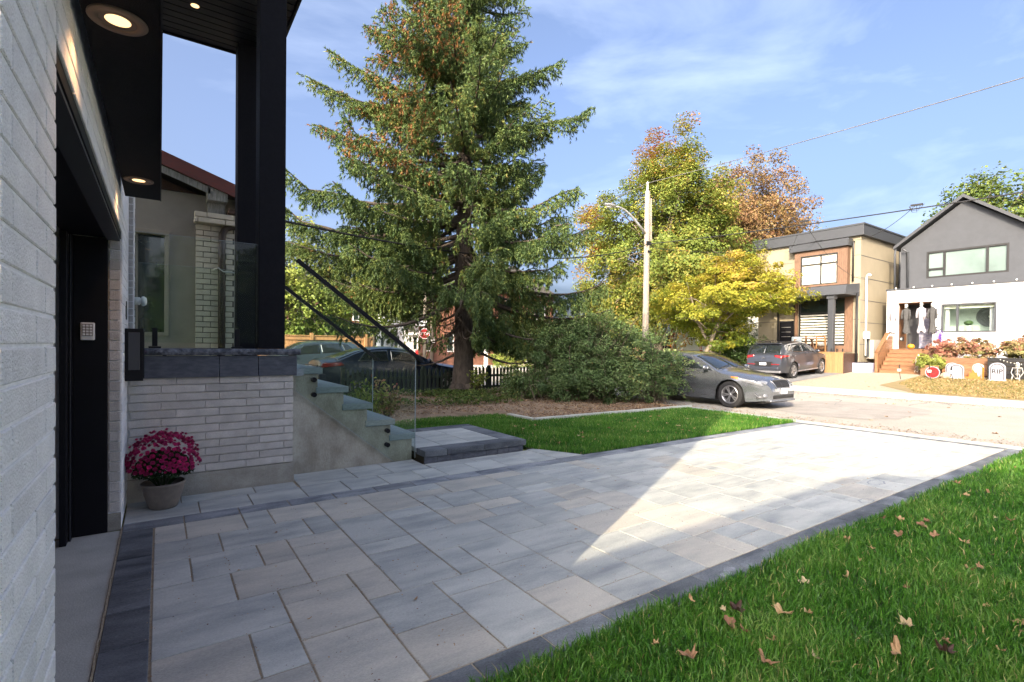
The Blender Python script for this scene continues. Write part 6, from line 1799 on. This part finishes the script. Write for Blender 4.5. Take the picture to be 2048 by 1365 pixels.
skeleton(28.2,8.45,.50,'white skeleton arm and rib pieces lying on the lowest steps',.5)
sk2 = MB()
for k in range(13):
    a = PI*k/12; sk2.sphere((27.52, 5.6-.05-k*.1, 1.16-.16*math.sin(a)), .022, 6, 5)
sk2.sphere((27.5,5.05,.93),.07,10,8,(.8,1,1.1)); tag(sk2.build('skull_garland', M['bone']), 'white skull garland strung along the black planter', 'garland')
z_ = yard_z(26.9)
rk_ = MB().sphere((26.9,7.05,yard_z(26.9)+.10),.2,9,6,(.8,1.2,.8)); tag(rk_.build('garden_rock', M['gravel'], None), 'tan boulder beside the red sign', 'rock')

# ================================================================== HOUSES FARTHER LEFT
h3 = thing('cottage', 'pale cottage with red door and white porch railing behind the yellow maple', 'house', (32,19.5,G0))
wallx(29.5,29.7,(16.6,22.5),(G0,5.2),[(18.4,19.3,1.3,3.5),(20.2,21.6,2.0,3.4)],'white',h3)
MB().box(29.701,36,16.6,22.5,G0,5.2).build('wall', M['white'], h3)
MB().prism([(16.2,5.15),(22.9,5.15),(19.55,7.6)],0,29.3,36.5).build('roof', M['roof_grey'], h3)
MB().bar((29.28,16.1,5.12),(29.28,19.55,7.7),.06,.2,(1,0,0)).bar((29.28,23.0,5.12),(29.28,19.55,7.7),.06,.2,(1,0,0)).build('barge_board', M['white'], h3)
MB().box(29.60,29.64,18.45,19.25,1.3,3.45).build('front_door', M['sign_red'], h3)
window(29.55,20.2,21.6,2.0,3.4,(20.9,),h3,'white','win')
MB().box(27.4,29.49,17.2,21.5,G0-.1,1.25).build('porch_floor', M['concrete_pale'], h3)
MB().box(27.4,29.49,17.2,21.5,3.7,3.95).build('porch_roof', M['roof_grey'], h3)
for y in (17.3,19.2,21.4): MB().box(27.5,27.62,y-.06,y+.06,1.25,3.7).build('porch_post', M['sign_red'], h3)
rl = MB().bar((27.45,17.3,2.15),(27.45,21.4,2.15),.04,.05).bar((27.45,17.3,1.42),(27.45,21.4,1.42),.04,.04)
rl.bar((27.4,17.3,2.15),(25.9,17.3,1.1),.04,.05).bar((27.4,17.3,1.45),(25.9,17.3,.45),.04,.04)
rr_ = rl.build('railing', M['white'], h3)
for k in range(34): MB().box(27.44,27.46,17.35+k*.12,17.37+k*.12,1.43,2.13).build('baluster', M['white'], rr_)
for k in range(12): x = 27.35-k*.122; z = 2.13-(27.4-x)*.70; MB().box(x-.01,x+.01,17.29,17.31,z-.68,z).build('baluster', M['white'], rr_)
for k in range(4): MB().box(27.4-.3*(k+1),27.4-.3*k,17.3,18.6,G0-.1,1.25-.2*(k+1)+.0).build('step', M['concrete_pale'], h3)
def brick_house(x0,x1,y0,y1,h,rh,lab,wm,face='y',porch=True, ridge='x'):
    t = thing('detached_house', lab, 'house', ((x0+x1)/2,(y0+y1)/2,0))
    MB().box(x0,x1,y0,y1,-.1,h).build('wall', M[wm], t)
    if ridge == 'x': MB().prism([(y0-.4,h+.001),(y1+.4,h+.001),((y0+y1)/2,h+rh)],0,x0-.4,x1+.4).build('roof', M['roof_grey'], t)
    else: MB().prism([(x0-.4,h+.001),(x1+.4,h+.001),((x0+x1)/2,h+rh)],1,y0-.4,y1+.4).build('roof', M['roof_grey'], t)
    n = max(2, int((x1-x0)/2.6))
    for fl in (1.0,3.7):
        if fl+1.4 > h: continue
        for i in range(n):
            cx_ = x0+(i+.5)*(x1-x0)/n
            w = MB().box(cx_-.55,cx_+.55,y0-.05,y0-.001,fl,fl+1.4).build('window', M['white'], t)
            MB().box(cx_-.47,cx_-.03,y0-.06,y0-.051,fl+.08,fl+1.32).box(cx_+.03,cx_+.47,y0-.06,y0-.051,fl+.08,fl+1.32).build('pane', M['win'], w)
    for i in range(max(2, int((y1-y0)/3))):
        cy_ = y0+(i+.5)*(y1-y0)/max(2, int((y1-y0)/3))
        w = MB().box(x0-.05,x0-.001,cy_-.5,cy_+.5,1.0,2.4).build('window', M['white'], t); MB().box(x0-.06,x0-.051,cy_-.42,cy_+.42,1.08,2.32).build('pane', M['win'], w)
    if porch:
        MB().prism([(y0-2.4,2.75),(y0-.06,3.5),(y0-.06,2.75)],0,x0+.4,x1-.6).build('porch_roof', M['roof_grey'], t)
        MB().box(x0+.4,x1-.6,y0-2.4,y0-.06,2.55,2.74).build('porch_beam', M['white'], t)
        for xx in (x0+.6,(x0+x1)/2,x1-.8): MB().box(xx-.1,xx+.1,y0-2.3,y0-2.1,0,2.54).build('porch_post', M['white'], t)
    return t
brick_house(20.5,29.5,49,57,6.0,2.4,'grey and white house with a porch visible left of the spruce trunk','white')
brick_house(18.5,27,33,41,5.6,2.2,'red brick house seen between the boughs right of the spruce trunk','red_brick',ridge='y')
brick_house(8.5,16.5,47,55,5.8,2.3,'brick house far behind the navy sedan','red_brick')
brick_house(-6,3.5,33,41,5.5,2.2,'house hidden behind the bright green tree on the left','stucco')
# stop sign and posts at the corner
sg = thing('stop_sign', 'red octagonal stop sign on a wooden post far beyond the navy sedan', 'road sign', (16.0,34.5,0))
MB().tube([(16.1,34.6,0),(16.1,34.6,6.6)], [.13,.11], 10).build('post', M['pole_wood'], sg, smooth=True)
dv = Vector((-.42,-.907,0)); rv_ = Vector((.907,-.42,0)); c0_ = Vector((16.0,34.4,2.35))
def oct_(r, o_, nm, m_, par):
    P = [c0_+dv*o_+rv_*r*math.cos(PI/8+PI*i/4)+Vector((0,0,1))*r*math.sin(PI/8+PI*i/4) for i in range(8)]
    Q = [p-dv*.02 for p in P]
    return MB().add([tuple(p) for p in P+Q], [list(range(8)), list(range(8,16))[::-1]]+[(i,(i+1) % 8,8+(i+1) % 8,8+i) for i in range(8)]).build(nm, m_, par)
oct_(.40,.12,'sign_rim',M['white'],sg); oct_(.365,.135,'sign_face',M['sign_red'],sg)
me = text_mesh('STOP', .27, .004); me.materials.append(M['white']); me.name = 'lettering'
o = bpy.data.objects.new('lettering', me); COL.objects.link(o); o.parent = sg
o.rotation_euler = Matrix((rv_, Vector((0,0,1)), dv)).transposed().to_euler(); o.location = c0_+dv*.15-Vector(sg.location)
b = MB(); pc = c0_+Vector((-.12,0,.75)); b.bar(pc-rv_*.35, pc+rv_*.25, .03, .38); b.build('supplementary_plate', M['white'], sg)
up2 = thing('utility_pole', 'slim wooden pole with white notice beside the stop sign', 'utility pole', (18.1,37.5,0))
MB().tube([(18.1,37.5,0),(18.1,37.5,7.2)], [.15,.12], 10).build('pole', M['pole_wood'], up2, smooth=True)
MB().box(17.88,18.3,37.32,37.35,1.7,2.1).build('notice', M['white'], up2)
bush = broad('hedge_shrub', 'green hedge clump beside the distant red car', (24.5,42,0), 1.5, [((24.8,43,.7),(1.6,1.2,.8))], 40, 60, 'leaf_green', .16, 97, .05, .4, limbs_n=8, cat='bush', colour=lambda C: .6+.0*C[:,0])
# neighbouring house to the right, outside the frame: its wall is what shades the lawn
nh = thing('neighbour_house', 'two storey pale brick house on the plot to the right, just outside the frame', 'house', (-8,-7,0))
b = MB().box(-14,-3.0,-11,-2.13,0,5.5).box(-2.999,-1.35,-11,-2.7,0,5.5); b.build('wall', M['brick_white'], nh)
MB().prism([(-11.2,5.502),(-2.13,5.502),(-6.6,7.6)], 0, -14.1, -2.9).build('roof', M['roof_grey'], nh)
for y in (-9,-6,-4): 
    w = MB().box(-1.348,-1.30,y-.6,y+.6,1.2,2.8).build('window', M['white'], nh); MB().box(-1.30,-1.29,y-.52,y+.52,1.28,2.72).build('pane', M['win'], w)
